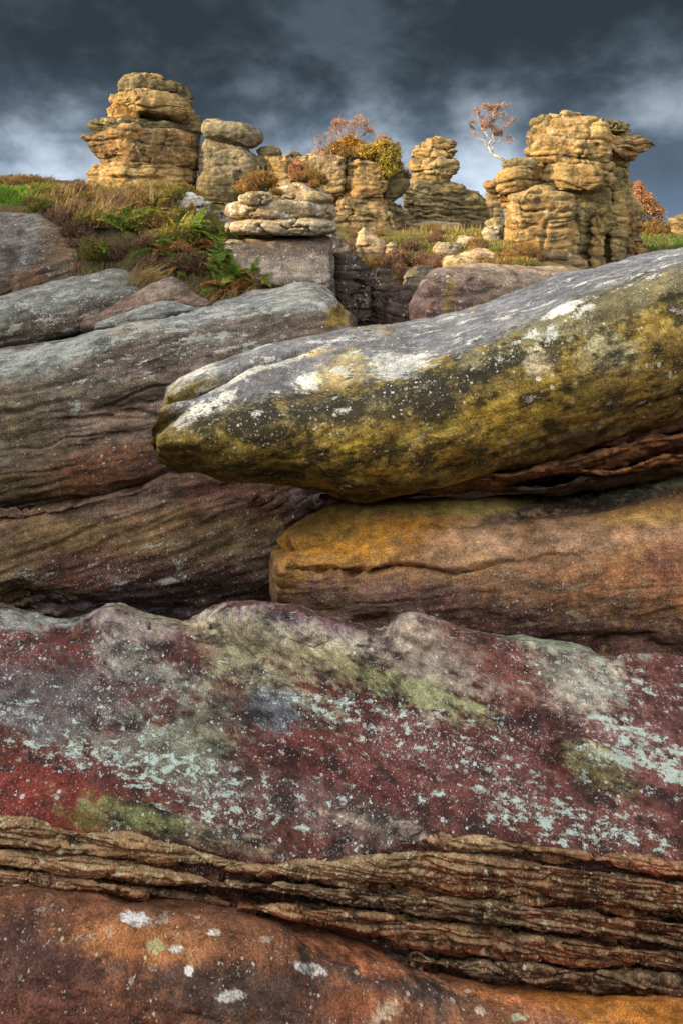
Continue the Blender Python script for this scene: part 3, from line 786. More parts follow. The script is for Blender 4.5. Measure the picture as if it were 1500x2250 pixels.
make_rock('boulder', xsec(rows), M_BRN, 19, 3.6, caps=(.5, .25), disp=dict(L=0.8, A=0.07, S=0.035, sf=7, dip=(0.30, 0), G=0.025, gf=3.5, F=0.010, Fl=0.06), base=c(110, 84, 70), wsc=0.42, an=(1, 0, .25, 2.6),
          carve=[[(40, 1330, 40, .12), (140, 1340, 30, .14), (250, 1352, 26, .12), (400, 1350, 20, .08)], [(-40, 1130, 22, .10), (60, 1122, 20, .10), (150, 1128, 14, .06), (230, 1105, 8, .03)], [(560, 1090, 30, -.05), (690, 1110, 30, -.06)]],
          strokes=[(330, 1100, 180, 26, -12, c(128, 104, 96), .8), (300, 1180, 260, 50, -8, c(120, 90, 66), .8), (100, 1190, 120, 40, -14, c(126, 102, 72), .7), (550, 1110, 160, 50, 8, c(112, 76, 66), .8), (690, 1100, 50, 50, 0, c(122, 104, 106), .8),
                   (440, 1190, 190, 60, -4, c(124, 102, 76), .7), (250, 1270, 280, 50, 4, c(98, 62, 58), .9), (280, 1330, 230, 22, 2, c(112, 100, 118), .8), (480, 1310, 160, 40, 4, c(76, 58, 56), .8), (30, 1260, 60, 70, 0, c(100, 80, 56), .8)],
          lic=(0.25, 0.15, 0.2), lics=[(260, 1290, 300, 50, 3, (0.85, 0.35, 0.25), .95), (480, 1220, 220, 50, 0, (0.65, 0.30, 0.3), .9), (520, 1320, 130, 40, 0, (0.75, 0.3, 0.4), .9), (300, 1100, 200, 26, -12, (0.05, 0.05, 0.05), .9)],
          label='reddish brown boulder below a long crack, speckled pink and grey near its foot', cat='boulder')

# --- slabs on the left above it
rows = []
for px, tp, sh, bt, yf in ((-400, 740, 775, 880, 9.4), (-150, 680, 705, 800, 9.5), (0, 650, 672, 768, 9.6), (80, 630, 655, 752, 9.7), (150, 612, 642, 735, 9.8), (210, 598, 634, 716, 9.9), (260, 589, 630, 690, 10.0), (300, 600, 630, 668, 10.15)):
    rows.append((px, [(tp, yf + .9), (tp * .5 + sh * .5, yf + .4), (sh, yf + .18), (sh * .5 + bt * .5, yf), (bt - 6, yf + .05), (bt + 10, yf + .5), (bt, yf + 1.8), (tp + 20, yf + 1.9)]))
make_rock('rock_slab', xsec(rows), M_BRN, 23, 3.6, caps=(.5, .4), disp=dict(L=0.8, A=0.05, S=0.03, sf=5, dip=(0.2, 0), G=0.02, gf=3, F=0.008, Fl=0.07), base=c(98, 92, 86), wsc=0.4, top=(c(128, 127, 130), .7),
          strokes=[(100, 650, 200, 28, -14, c(130, 132, 136), .8), (100, 720, 160, 24, -10, c(92, 78, 72), .8)], lic=(0.5, 0.32, 0.4), label='grey smooth slab sloping up to the dry grass tuft', cat='rock slab', )
rows = []
for px, tp, bt, yf in ((205, 690, 722, 9.45), (240, 672, 712, 9.45), (300, 642, 700, 9.5), (350, 616, 690, 9.55), (385, 606, 682, 9.6), (420, 634, 676, 9.65), (445, 655, 672, 9.7)):
    rows.append((px, [(tp, yf + .45), (tp + (bt - tp) * .25, yf + .15), (tp + (bt - tp) * .65, yf), (bt + 6, yf + .1), (bt + 16, yf + .7), (tp + 30, yf + 1.1)]))
make_rock('rock_slab', xsec(rows), M_BRN, 25, 3.6, caps=(.4, .4), disp=dict(L=0.5, A=0.04, S=0.02, sf=7, dip=(0.3, 0), G=0.015, gf=4, F=0.008, Fl=0.06), base=c(112, 90, 82), wsc=0.3, lic=(0.45, 0.15, 0.2),
          strokes=[(360, 630, 60, 20, -20, c(128, 112, 104), .7)], label='brown pointed slab wedged between the grey slab and the ferns', cat='rock slab', )
rows = []
for px, tp, bt, yf in ((222, 704, 722, 9.15), (260, 690, 716, 9.1), (310, 676, 706, 9.05), (350, 661, 698, 9.05), (385, 664, 690, 9.1), (420, 672, 684, 9.2)):
    rows.append((px, [(tp, yf + .3), (tp + (bt - tp) * .4, yf + .05), (bt, yf), (bt + 20, yf + .3), (tp + 30, yf + .7)]))
make_rock('rock_slab', xsec(rows), M_BRN, 26, 3.8, caps=(.4, .4), disp=dict(L=0.4, A=0.03, S=0.015, G=0.01, F=0.006, Fl=0.05), base=c(112, 108, 108), wsc=0.3, lic=(0.4, 0.3, 0.2), top=(c(136, 138, 142), .6),
          label='small grey ledge lying on the crest of the brown boulder', cat='rock slab', )
rows = []
for px, tp, bt, yf in ((-400, 500, 700, 10.6), (-150, 480, 660, 10.7), (0, 466, 650, 10.8), (60, 470, 640, 10.8), (120, 486, 622, 10.85), (180, 520, 612, 10.9), (240, 560, 604, 11.0)):
    hh = bt - tp
    rows.append((px, [(tp, yf + 1.4), (tp + hh * .15, yf + .8), (tp + hh * .45, yf + .3), (tp + hh * .8, yf), (bt + 10, yf + .1), (bt + 30, yf + .9), (bt, yf + 2.4), (tp + 30, yf + 2.6)]))
make_rock('boulder', xsec(rows), M_BRN, 28, 3.8, caps=(.5, .5), disp=dict(L=0.9, A=0.09, S=0.03, sf=5, dip=(0.5, 0), G=0.03, gf=2.5, F=0.01, Fl=0.08), base=c(88, 78, 74), wsc=0.4, lic=(0.25, 0.1, 0.35),
          strokes=[(40, 540, 50, 120, 25, c(104, 100, 104), .8), (60, 620, 60, 30, -10, c(112, 74, 44), .7), (160, 540, 70, 60, 0, c(100, 78, 60), .7)],
          carve=[[(10, 640, 14, .1), (30, 560, 16, .1), (60, 500, 14, .06)]], label='dark sloping boulder under the heather bank at its bare end', cat='boulder')

# ------------------------------------------------------------------ ground
TC = []
def tp(px, py, Y):
    p = at(px, py, Y); TC.append((p[0], p[1], p[2]))
for px in (-200, 0, 100):
    for q in ((800, 9.9), (720, 10.5), (640, 11.3), (520, 12.0), (452, 12.9), (418, 13.8), (424, 16.0), (418, 19.0), (404, 26.0)):
        tp(px, *q)
for px in (200, 300, 380):
    for q in ((730, 9.8), (668, 10.3), (600, 10.8), (540, 11.2), (480, 11.9), (432, 12.8), (412, 14.0), (413, 18.0), (424, 25.0)):
        tp(px, *q)
for px in (440, 480):
    for q in ((664, 10.2), (600, 10.7), (560, 11.1), (520, 11.7), (490, 12.6), (470, 16.0), (450, 24.0)):
        tp(px, *q)
for q in ((664, 10.2), (600, 10.9), (560, 11.6), (530, 13.0), (490, 18), (470, 24)):
    tp(560, *q)
for q in ((660, 10.4), (640, 11.2), (610, 12.4), (540, 15), (510, 20), (490, 24)):
    tp(660, *q)
for px in (760, 850, 920):
    for q in ((960, 9.8), (900, 10.6), (820, 11.4), (730, 12.4), (640, 13.6), (572, 15.4), (530, 18.5), (505, 24.0), (500, 32)):
        tp(px, *q)
for px in (1000, 1100):
    for q in ((860, 9.5), (720, 11.0), (610, 12.6), (575, 14.5), (540, 17.0), (512, 21.0), (500, 30.0)):
        tp(px, *q)
for px in (1250, 1400, 1550, 1750):
    for q in ((860, 9.0), (700, 11.0), (605, 13.6), (588, 17.0), (545, 19.5), (520, 26.0), (508, 40.0)):
        tp(px, *q)
for x in (-12, -9, -6, -3, 0, 3, 6, 9, 12):
    for Y, z in ((9.0, -4.0), (7, -4.6), (5, -4.6), (3.2, -4.4), (1.6, -3.3), (0.2, -2.0), (-3, -1.8), (-8, -2.2)):
        TC.append((x, Y, z if x > -8 or Y < 6 else z + 1.5))
for x, Y, z in ((-14, 30, 2.4), (-22, 34, 3.0), (-18, 45, 2.2), (-12, 60, 0.5), (0, 60, -.8), (20, 60, -.8), (40, 60, -1.5), (-50, 60, 1.0), (-40, 20, 1.5), (40, 20, -1.5), (0, 120, -3), (-80, 120, -3), (80, 120, -3),
                (-30, -20, -3), (30, -20, -3), (0, -30, -3), (0, 300, -6), (-300, 100, -6), (300, 100, -6), (0, -200, -6), (-16, 22, 1.7), (-14, 16, 0.8), (-12, 11, -1.0), (-22, 8, -1.5), (20, 8, -2.5)):
    TC.append((x, Y, z))
TC = np.array(TC)


def ground_z(x, y):
    x = np.asarray(x, float); y = np.asarray(y, float)
    num = np.zeros_like(x); den = np.zeros_like(x)
    for cx, cy, cz in TC:
        d2 = (x - cx) ** 2 + (y - cy) ** 2
        wgt = 1.0 / (d2 + 0.06) ** 2
        num += wgt * cz; den += wgt
    z = num / den
    cap = -4.45 + 6.5 * sstep(9.3, 10.9, y)
    return np.where(y > 2.6, np.minimum(z, cap), z)


def axis(lo, hi, step, far, n):
    core = np.arange(lo, hi + 1e-6, step)
    g = step * (1.25 ** np.arange(1, n + 1)); g = np.cumsum(g); g = g * far / g[-1]
    gg = np.cumsum(np.geomspace(step * 1.3, far / 3, n))
    return np.concatenate([lo - gg[::-1], core, hi + gg])


gx = axis(-13, 9, 0.16, 6000, 34); gy = axis(8.5, 30, 0.16, 6000, 34)
GX, GY = np.meshgrid(gx, gy)
zz = ground_z(GX.ravel(), GY.ravel())
Pg = np.stack([GX.ravel(), GY.ravel(), zz], 1)
near = np.exp(-(np.hypot(Pg[:, 0], Pg[:, 1] - 14) / 40) ** 2)
Pg[:, 2] += near * (0.10 * fbm(Pg * [.9, .9, 0] + 3, 3) + 0.05 * fbm(Pg * [3.5, 3.5, 0] + 8, 3))
nx, ny = len(gx), len(gy)
i = np.arange(ny - 1)[:, None] * nx; j = np.arange(nx - 1)[None, :]
F4 = np.stack([i + j, i + j + 1, i + nx + j + 1, i + nx + j], -1).reshape(-1, 4)

mg = bpy.data.materials.new('moor_ground'); mg.use_nodes = True
t = NT(mg.node_tree)
co = t.n('ShaderNodeNewGeometry').outputs['Position']
a1, _ = t.noise(co, 0.7, 6, 0.6); a2, _ = t.noise(co, 3.0, 7, 0.65); a3, _ = t.noise(co, 26, 4, 0.7)
pt = t.attr('paint')
colg = t.scale_col(pt, t.rng(a2, 0.3, 0.7, 0.6, 1.4))
colg = t.mix(t.rng(a1, 0.45, 0.62, 0, 0.6), colg, t.vmath('MULTIPLY', colg, (1.35, 0.85, 0.8)))
colg = t.scale_col(colg, t.rng(a3, 0.3, 0.7, 0.5, 1.5))
bp = t.n('ShaderNodeBump'); bp.inputs['Strength'].default_value = 0.8; bp.inputs['Distance'].default_value = 0.06
t.put(bp.inputs['Height'], t.math('ADD', a2, t.math('MULTIPLY', a3, 0.5)))
bs = t.n('ShaderNodeBsdfPrincipled'); bs.inputs['Roughness'].default_value = 1.0; bs.inputs['Specular IOR Level'].default_value = 0.1
t.put(bs.inputs['Base Color'], colg); t.put(bs.inputs['Normal'], bp.outputs[0])
t.t.links.new(bs.outputs[0], t.n('ShaderNodeOutputMaterial').inputs[0])
ug, vg = proj(Pg)
grass, heath, soil, dry = (0.060, 0.085, 0.020), (0.085, 0.060, 0.032), (0.075, 0.058, 0.042), (0.17, 0.13, 0.05)
Cg = np.tile(np.array(heath, np.float32), (len(Pg), 1))
gw = sstep(-.1, .35, fbm(Pg * [.5, .5, 0] + 21, 3))[:, None]
Cg = Cg * (1 - .6 * gw) + np.array(grass, np.float32) * .6 * gw
for (x, y, rx, ry, cc, k) in ((-8.5, 17, 3.5, 4.5, (0.075, 0.15, 0.012), .95), (-3, 13.5, 1.6, 1.0, (0.09, 0.11, 0.02), .7), (3.8, 17, 2.0, 2.6, dry, .7), (2.8, 20, 3.0, 2.5, (0.12, 0.12, 0.03), .8), (0.9, 12.0, 2.6, 2.4, (.030, .022, .018), .95),  # the near-black patch carries the gully's shade in its colour
                              (10.5, 22, 4, 3, (0.05, 0.10, 0.012), .9), (0.5, 14, 2.2, 2.0, (0.055, 0.05, 0.022), .7), (-2, 6, 14, 5, soil, .9)):
    dd = np.hypot((Pg[:, 0] - x) / rx, (Pg[:, 1] - y) / ry) + .3 * fbm(Pg * [.8, .8, 0], 3)
    wq = (k * sstep(1.25, .75, dd))[:, None]
    Cg = Cg * (1 - wq) + np.array(cc, np.float32) * wq
ground = link_mesh('ground', Pg, F4, None, mg, attrs={'paint': Cg}, origin=np.zeros(3))
tag(ground, 'rough moorland ground of heather, grass and bare soil', 'ground', None, 'structure')

# ------------------------------------------------------------------ far and middle rocks
M_SAND = rock_material('sunlit_sandstone', 0.55, spk=(.40, .36, .25), pat=(.31, .275, .18), drk=(.038, .034, .018), bump=0.8, dist=0.05, grain=.8, streak=(0.3, 0, 7), spk_s=2.0, pat_s=1.4)
M_MID = rock_material('grey_sandstone', 0.8, spk=(.60, .59, .54), pat=(.50, .50, .46), drk=(.055, .05, .045), bump=0.8, dist=0.035, grain=.9, streak=(0.2, 0, 7), spk_s=1.6, pat_s=1.3)
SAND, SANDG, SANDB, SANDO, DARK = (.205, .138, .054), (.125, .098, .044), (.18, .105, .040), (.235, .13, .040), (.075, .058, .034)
BD = dict(L=1.0, A=0.05, S=0.03, sf=6, dip=(-0.07, 0.05), G=0.04, gf=3.2, F=0.022, Fl=0.12, warp=.6, sharp=.07, B=0.11, bf=1.6, J=.10, B2=.34)


def blk(parent, stations, Y, seed, tone=SAND, depth=.8, n=3.2, rot=0.0, caps=(.22, .22), disp=None, name='rock_layer', lic=(.26, .12, .36), mat=None, sp=2.4, yoff=None, K=14, jag=.10, top=((.20, .175, .095), .3), **kw):
    return make_rock(name, stack(stations, Y, depth, n, rot, seed, K, yoff, jag), mat or M_SAND, seed, sp, caps, {**BD, **(disp or {})}, tone, lic=lic, parent=parent, wsc=.8, top=top, **kw)


# left tower
T1 = empty('rock_tower', at(315, 425, 25), 'tall layered sandstone tower with a wide undercut waist beside the grey boulder pile', 'rock tower')
blk(T1, [(366, 200, 430), (385, 191, 436), (405, 190, 434), (445, 195, 432)], 25, 101, SAND, .75, 3.4, rot=.62, caps=(.1, .1), disp=dict(S=.10, G=.05), lic=(0.35, 0.28, 0.35))
blk(T1, [(288, 215, 400), (294, 184, 424), (306, 181, 433), (320, 190, 435), (338, 208, 434), (354, 222, 432), (370, 230, 428)], 25, 102, SANDB, .85, 3.4, rot=.62, caps=(.08, .1), lic=(0.21, 0.17, 0.50), disp=dict(S=.09, sf=4))
blk(T1, [(267, 215, 330), (272, 196, 388), (282, 194, 402), (296, 206, 404)], 25.05, 103, SANDG, .8, 3.4, rot=.62, caps=(.1, .1), lic=(0.21, 0.11, 0.60))
blk(T1, [(222, 250, 290), (235, 238, 300), (250, 238, 304), (272, 243, 312)], 24.8, 104, SANDO, .7, 3.4, rot=.62, caps=(.1, .1), lic=(0.14, 0.11, 0.30), disp=dict(A=.16, L=.5))
blk(T1, [(203, 258, 350), (210, 247, 398), (224, 245, 415), (236, 258, 420), (247, 285, 418), (254, 320, 408)], 24.9, 105, SAND, .8, 3.4, rot=.62, caps=(.1, .1), disp=dict(A=.14))
blk(T1, [(238, 372, 420), (262, 374, 441), (295, 380, 446), (330, 392, 444), (370, 395, 438)], 25.7, 106, SANDG, .9, 3.4, rot=.62, caps=(.4, .1))
blk(T1, [(171, 272, 345), (178, 263, 378), (192, 260, 390), (206, 262, 384)], 25.1, 107, SANDG, .8, 3.4, rot=.62, caps=(.12, .1), lic=(0.21, 0.11, 0.60))
blk(T1, [(165, 285, 340), (168, 268, 356), (176, 266, 362)], 25.1, 108, SAND, .8, 3.4, rot=.62, caps=(.1, .1), disp=dict(A=.06))
blk(T1, [(178, 362, 392), (190, 358, 414), (214, 365, 423), (232, 372, 426), (250, 376, 422)], 25.8, 109, SANDG, .9, 3.4, rot=.62, caps=(.15, .1), lic=(0.14, 0.06, 0.60))
blk(T1, [(205, 285, 390), (260, 275, 405), (300, 250, 420), (360, 240, 425), (430, 230, 425)], 25.9, 110, DARK, .6, 3)  # core behind the waist, recess shade put into its dark tone

# boulder pile right of it
T1b = empty('boulder_pile', at(510, 440, 24.6), 'pile of grey rounded boulders with one egg-shaped block on top, against the tall tower', 'boulder pile')
PD = dict(A=.09, S=.012, G=.012, B=.0, J=0, F=.015)
blk(T1b, [(264, 468, 500), (270, 453, 535), (283, 447, 562), (297, 454, 576), (310, 482, 575), (322, 525, 562)], 24.3, 121, (0.152, 0.132, 0.092), .9, 2.3, caps=(.1, .1), name='boulder', disp=PD, lic=(.3, .15, .45))
blk(T1b, [(309, 448, 492), (320, 439, 525), (340, 436, 566), (362, 436, 583), (395, 442, 580)], 24.7, 122, (0.136, 0.112, 0.072), .9, 2.6, caps=(.1, .1), name='boulder', disp=dict(A=.08, B=.05, J=.06), lic=(.3, .1, .45))
blk(T1b, [(380, 445, 495), (392, 434, 530), (418, 434, 532), (446, 442, 522)], 24.0, 123, SANDG, .8, 3, rot=.5, caps=(.15, .1), name='boulder')
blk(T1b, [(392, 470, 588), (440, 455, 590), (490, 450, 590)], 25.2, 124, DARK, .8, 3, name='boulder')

# middle cliff
Mc = empty('rock_outcrop', at(740, 500, 24), 'broad sandstone outcrop split by a vertical joint, carrying the golden shrub', 'rock outcrop')
blk(Mc, [(322, 572, 605), (332, 562, 618), (360, 563, 622), (405, 570, 620)], 24.6, 131, SANDG, .8, 3, caps=(.2, .1), name='block')
blk(Mc, [(338, 602, 640), (350, 589, 652), (375, 586, 656), (405, 590, 652)], 24.2, 132, SAND, .8, 3, rot=.6, caps=(.15, .1), name='block', disp=dict(S=.03, G=.03))
blk(Mc, [(346, 635, 672), (360, 628, 690), (410, 625, 692)], 24.6, 133, SANDG, .8, 3, name='block')
blk(Mc, [(333, 642, 664), (338, 638, 669), (346, 640, 668)], 24.4, 134, SAND, .8, 2.4, name='block')
blk(Mc, [(341, 668, 752), (348, 655, 762), (384, 648, 765), (415, 655, 763), (432, 670, 750)], 24, 135, (0.210, 0.150, 0.067), .8, 6, caps=(.06, .1), name='block', lic=(0.35, 0.25, 0.40), disp=dict(S=.05, A=.08))
blk(Mc, [(350, 770, 818), (357, 761, 835), (388, 758, 842), (412, 757, 846), (432, 766, 838)], 23.9, 136, (0.223, 0.150, 0.060), .9, 4, rot=.3, caps=(.08, .1), name='block', lic=(0.28, 0.19, 0.35), disp=dict(S=.05))
blk(Mc, [(375, 842, 872), (386, 828, 890), (404, 822, 895), (424, 818, 884), (446, 816, 862)], 24.4, 137, SANDG, .9, 2.5, caps=(.2, .1), name='block')
blk(Mc, [(323, 700, 722), (330, 695, 727), (344, 695, 728)], 24.4, 138, SAND, .8, 2.6, name='block')
blk(Mc, [(428, 735, 830), (442, 725, 848), (462, 735, 856)], 24.3, 139, SANDO, .8, 3, name='block', caps=(.1, .1), disp=dict(S=.14, sf=4, G=.14))
blk(Mc, [(418, 770, 812), (428, 764, 818), (438, 768, 812)], 23.4, 140, SANDB, .8, 2.4, name='block', disp=dict(S=.12, sf=5))
blk(Mc, [(446, 745, 840), (470, 738, 866), (500, 735, 890), (540, 735, 900)], 23.4, 141, (0.176, 0.120, 0.058), .8, 3, name='block', lic=(0.21, 0.11, 0.60), disp=dict(S=.1))
blk(Mc, [(448, 852, 880), (475, 848, 900), (525, 855, 906)], 23.8, 142, (0.136, 0.104, 0.058), .9, 3, name='block', lic=(0.42, 0.11, 0.60))
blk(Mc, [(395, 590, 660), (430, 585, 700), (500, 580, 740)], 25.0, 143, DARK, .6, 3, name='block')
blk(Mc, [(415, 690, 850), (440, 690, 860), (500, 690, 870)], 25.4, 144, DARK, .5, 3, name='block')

# small balanced tower
T3 = empty('rock_tower', at(990, 500, 30), 'small stacked sandstone tower with a pebble-like knob, on a wide dark layered base', 'rock tower')
B3 = dict(A=.09, S=.07, G=.12, gf=1.8)
blk(T3, [(317, 915, 925), (322, 911, 929), (329, 914, 926)], 30, 151, SAND, .9, 2.2, name='knob', disp=dict(A=.03, S=.01, G=0), sp=2)
blk(T3, [(304, 942, 970), (307, 932, 998), (318, 924, 1004), (328, 928, 994)], 30, 152, SAND, .8, 2.6, disp=B3)
blk(T3, [(327, 912, 980), (332, 906, 1003), (342, 908, 1000), (350, 915, 990)], 30, 153, SAND, .8, 2.6, disp=B3)
blk(T3, [(347, 912, 985), (354, 899, 1003), (364, 893, 1012), (374, 897, 1009), (384, 906, 1000)], 30, 154, (0.223, 0.162, 0.071), .8, 2.6, disp=B3, caps=(.1, .1))
blk(T3, [(380, 906, 998), (392, 902, 990), (404, 904, 986), (418, 908, 980)], 30, 155, (0.223, 0.150, 0.060), .8, 2.8, disp=B3, caps=(.1, .1))
blk(T3, [(402, 908, 985), (412, 892, 1022), (428, 887, 1056), (444, 892, 1070)], 30.2, 156, (0.144, 0.112, 0.052), .9, 2.8, disp=dict(S=.14, G=.14), caps=(.06, .1), lic=(0.07, 0.06, 0.50), top=None)
blk(T3, [(436, 888, 1060), (452, 887, 1088), (475, 890, 1104), (515, 890, 1108)], 30.3, 157, (0.136, 0.104, 0.050), .9, 2.8, disp=dict(S=.14, G=.14), caps=(.06, .1), lic=(0.07, 0.06, 0.50), top=None)
blk(T3, [(430, 1068, 1090), (440, 1062, 1098), (460, 1060, 1102), (500, 1060, 1104)], 29, 158, (0.152, 0.112, 0.058), .8, 3, disp=dict(S=.1), name='block')

# right tower
T4 = empty('rock_tower', at(1270, 585, 18), 'massive golden sandstone tower with capping slabs and a pointed beak of rock', 'rock tower')
blk(T4, [(247, 1222, 1268), (250, 1204, 1287), (258, 1202, 1289), (267, 1212, 1284)], 18, 161, (0.224, 0.176, 0.083), .8, 2.6, name='cap_slab', disp=dict(A=.05), caps=(.08, .1))
blk(T4, [(259, 1184, 1205), (267, 1171, 1214), (279, 1171, 1212), (290, 1172, 1200)], 17.9, 162, SANDG, .8, 2.6, name='cap_slab', disp=dict(A=.05))
blk(T4, [(262, 1305, 1345), (268, 1292, 1374), (279, 1308, 1381), (290, 1318, 1378)], 18.3, 163, SANDG, .8, 2.6, name='cap_slab', disp=dict(A=.05), caps=(.1, .1), lic=(0.14, 0.06, 0.60))
blk(T4, [(263, 1205, 1290), (270, 1180, 1318), (286, 1168, 1335), (305, 1160, 1342), (328, 1159, 1342), (348, 1164, 1340), (362, 1180, 1335)], 18, 164, SAND, .8, 3.0, caps=(.08, .1), lic=(0.39, 0.25, 0.40), disp=dict(S=.05))
blk(T4, [(353, 1208, 1320), (360, 1194, 1336), (372, 1193, 1338)], 17.95, 165, SAND, .8, 3, caps=(.1, .1), lic=(0.42, 0.28, 0.30))
blk(T4, [(368, 1204, 1320), (376, 1194, 1338), (394, 1193, 1344), (408, 1196, 1342), (418, 1205, 1325)], 17.8, 166, SAND, .8, 2.8, caps=(.1, .1), lic=(0.32, 0.22, 0.35))
blk(T4, [(410, 1175, 1330), (440, 1180, 1336), (480, 1185, 1346), (560, 1188, 1342), (620, 1188, 1342)], 18.3, 167, SANDG, .8, 3.4, caps=(.1, .1), disp=dict(A=.14))
blk(T4, [(419, 1145, 1235), (428, 1120, 1256), (452, 1112, 1261), (480, 1118, 1258), (488, 1126, 1250)], 16.9, 168, (0.223, 0.156, 0.067), .55, 4.5, caps=(.08, .1), name='block', lic=(0.42, 0.28, 0.30), disp=dict(S=.05))
blk(T4, [(484, 1124, 1256), (505, 1122, 1264), (540, 1128, 1265), (570, 1135, 1258), (610, 1140, 1250)], 16.95, 169, (0.210, 0.138, 0.057), .55, 4, caps=(.08, .1), name='block', disp=dict(S=.05, dip=(.1, 0)))
blk(T4, [(414, 1172, 1196), (422, 1162, 1211), (432, 1164, 1210)], 17.0, 170, SAND, .8, 2.4, name='block', disp=dict(A=.04, S=.02, G=0), lic=(0.42, 0.33, 0.30))
blk(T4, [(284, 1325, 1385), (305, 1326, 1392), (340, 1328, 1388), (385, 1332, 1384), (426, 1330, 1390)], 18.7, 171, SANDG, .9, 3, caps=(.1, .1), disp=dict(A=.14))
blk(T4, [(424, 1335, 1386), (455, 1330, 1404), (500, 1328, 1410), (550, 1322, 1406), (620, 1322, 1406)], 18.5, 172, SAND, .9, 3, caps=(.1, .1), disp=dict(A=.16), lic=(0.28, 0.19, 0.40))
rows = []
for px, tp_, bt_, hw in ((1325, 286, 372, .55), (1355, 288, 364, .5), (1382, 292, 352, .42), (1402, 297, 338, .32), (1420, 304, 327, .2), (1433, 310, 318, .08)):
    m_ = (tp_ + bt_) / 2
    rows.append([at(px, tp_, 18.5), at(px, tp_ * .8 + bt_ * .2, 18.5 - hw * .8), at(px, m_, 18.5 - hw), at(px, tp_ * .25 + bt_ * .75, 18.5 - hw * .6), at(px, bt_, 18.5), at(px, m_, 18.5 + hw)])
make_rock('beak', rows, M_SAND, 173, 2.2, (.3, .3), {**BD, 'A': .08, 'S': .1, 'sf': 4}, SANDB, lic=(0.28, 0.17, 0.50), parent=T4, wsc=.8, top=((.39, .33, .195), .5))
blk(T4, [(346, 1128, 1150), (351, 1108, 1170), (361, 1100, 1174), (373, 1106, 1168)], 17.6, 174, SANDG, .8, 2.6, name='block', disp=dict(A=.05), lic=(0.42, 0.28, 0.30))
blk(T4, [(370, 1102, 1160), (380, 1092, 1168), (400, 1090, 1169), (418, 1100, 1150)], 17.5, 175, SAND, .8, 4, rot=.3, name='block', lic=(0.35, 0.22, 0.30), disp=dict(S=.03))
blk(T4, [(388, 1088, 1110), (400, 1070, 1112), (411, 1064, 1122), (428, 1084, 1130), (452, 1106, 1150)], 17.9, 176, SANDB, .8, 2.6, name='block')
blk(T4, [(412, 1118, 1195), (440, 1110, 1200), (490, 1112, 1195), (580, 1115, 1200)], 17.8, 177, (0.203, 0.131, 0.048), .8, 3, name='block')
blk(T4, [(366, 1165, 1200), (395, 1160, 1205), (425, 1165, 1205)], 18.0, 178, SANDO, .8, 3, name='block')
blk(T4, [(462, 1306, 1328), (480, 1298, 1334), (520, 1294, 1332), (600, 1288, 1330)], 17.5, 179, SAND, .8, 2.6, name='block', disp=dict(A=.12, S=.02), lic=(0.21, 0.17, 0.40))
blk(T4, [(500, 1340, 1372), (530, 1338, 1376), (600, 1336, 1378)], 17.6, 180, SANDG, .8, 2.6, name='block', disp=dict(A=.12, S=.02))
blk(T4, [(528, 1394, 1412), (540, 1390, 1418), (600, 1388, 1420)], 17.8, 181, SANDB, .8, 2.4, name='block')
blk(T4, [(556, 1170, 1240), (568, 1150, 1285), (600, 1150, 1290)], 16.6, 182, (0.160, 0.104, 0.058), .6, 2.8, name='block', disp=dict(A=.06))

# far rocks
blk(None, [(466, 1490, 1535), (474, 1478, 1550), (488, 1476, 1556), (500, 1482, 1550), (520, 1486, 1550)], 26, 191, (0.136, 0.104, 0.052), .8, 3, name='boulder', label='dark rounded rock standing alone beyond the russet thicket', cat='boulder', disp=dict(S=.1))
for k, (stn, Y, lb) in enumerate((([(406, 87, 96), (410, 80, 100), (420, 78, 101)], 44, 'pale low rock on the heather skyline beside the green field'),
                                  ([(404, 140, 172), (408, 132, 178), (418, 128, 185)], 36, 'pale flat rock on the skyline next to the tall tower'))):
    blk(None, stn, Y, 193 + k, (0.288, 0.240, 0.135), .8, 2.4, name='boulder', label=lb, cat='boulder', disp=dict(A=.05, S=.03, G=.02), sp=1.6)

# ------------------------------------------------------------------ middle ground
MDD = dict(L=.6, A=.04, S=.02, sf=8, G=.02, gf=5, F=.010, Fl=.06, B=.03, bf=4.5)
PK = empty('rock_stack', at(620, 520, 11.4), 'low round stack of pancake-like lichened rock layers on a square pedestal', 'rock stack')
MSB = (.215, .165, .095)
PKD = {**MDD, 'B': .012, 'S': .012, 'A': .03, 'bf': 6}
blk(PK, [(482, 530, 715), (487, 508, 732), (497, 501, 738), (507, 504, 735), (514, 520, 720)], 11.5, 201, (.25, .215, .155), .8, 2.8, caps=(.05, .05), disp=PKD, mat=M_MID, lic=(.55, .2, .1))
blk(PK, [(442, 535, 715), (449, 509, 733), (461, 502, 738), (473, 505, 737), (482, 524, 722)], 11.5, 202, MSB, .8, 2.6, caps=(.05, .05), disp=PKD, mat=M_MID, lic=(.55, .4, .1))
blk(PK, [(424, 540, 590), (430, 527, 599), (440, 526, 600), (447, 535, 592)], 10.95, 203, MSB, .9, 2.6, caps=(.1, .1), disp={**PKD, 'A': .015, 'G': .01}, mat=M_MID, name='top_slab', lic=(.4, .35, .1))
blk(PK, [(423, 640, 715), (429, 618, 728), (436, 611, 733), (443, 618, 730), (448, 640, 715)], 11.4, 204, MSB, .75, 2.6, caps=(.08, .1), disp=PKD, mat=M_MID, name='top_slab', lic=(.4, .3, .1))
blk(PK, [(404, 622, 680), (412, 604, 704), (422, 600, 716), (432, 605, 712)], 11.6, 205, MSB, .8, 2.6, caps=(.1, .1), disp={**PKD, 'A': .02}, mat=M_MID, name='top_slab', lic=(.4, .3, .2))
blk(PK, [(390, 635, 655), (396, 620, 684), (408, 616, 700)], 11.8, 206, MSB, .8, 2.4, caps=(.15, .1), disp={**PKD, 'A': .02}, mat=M_MID, name='top_slab')
rows = []
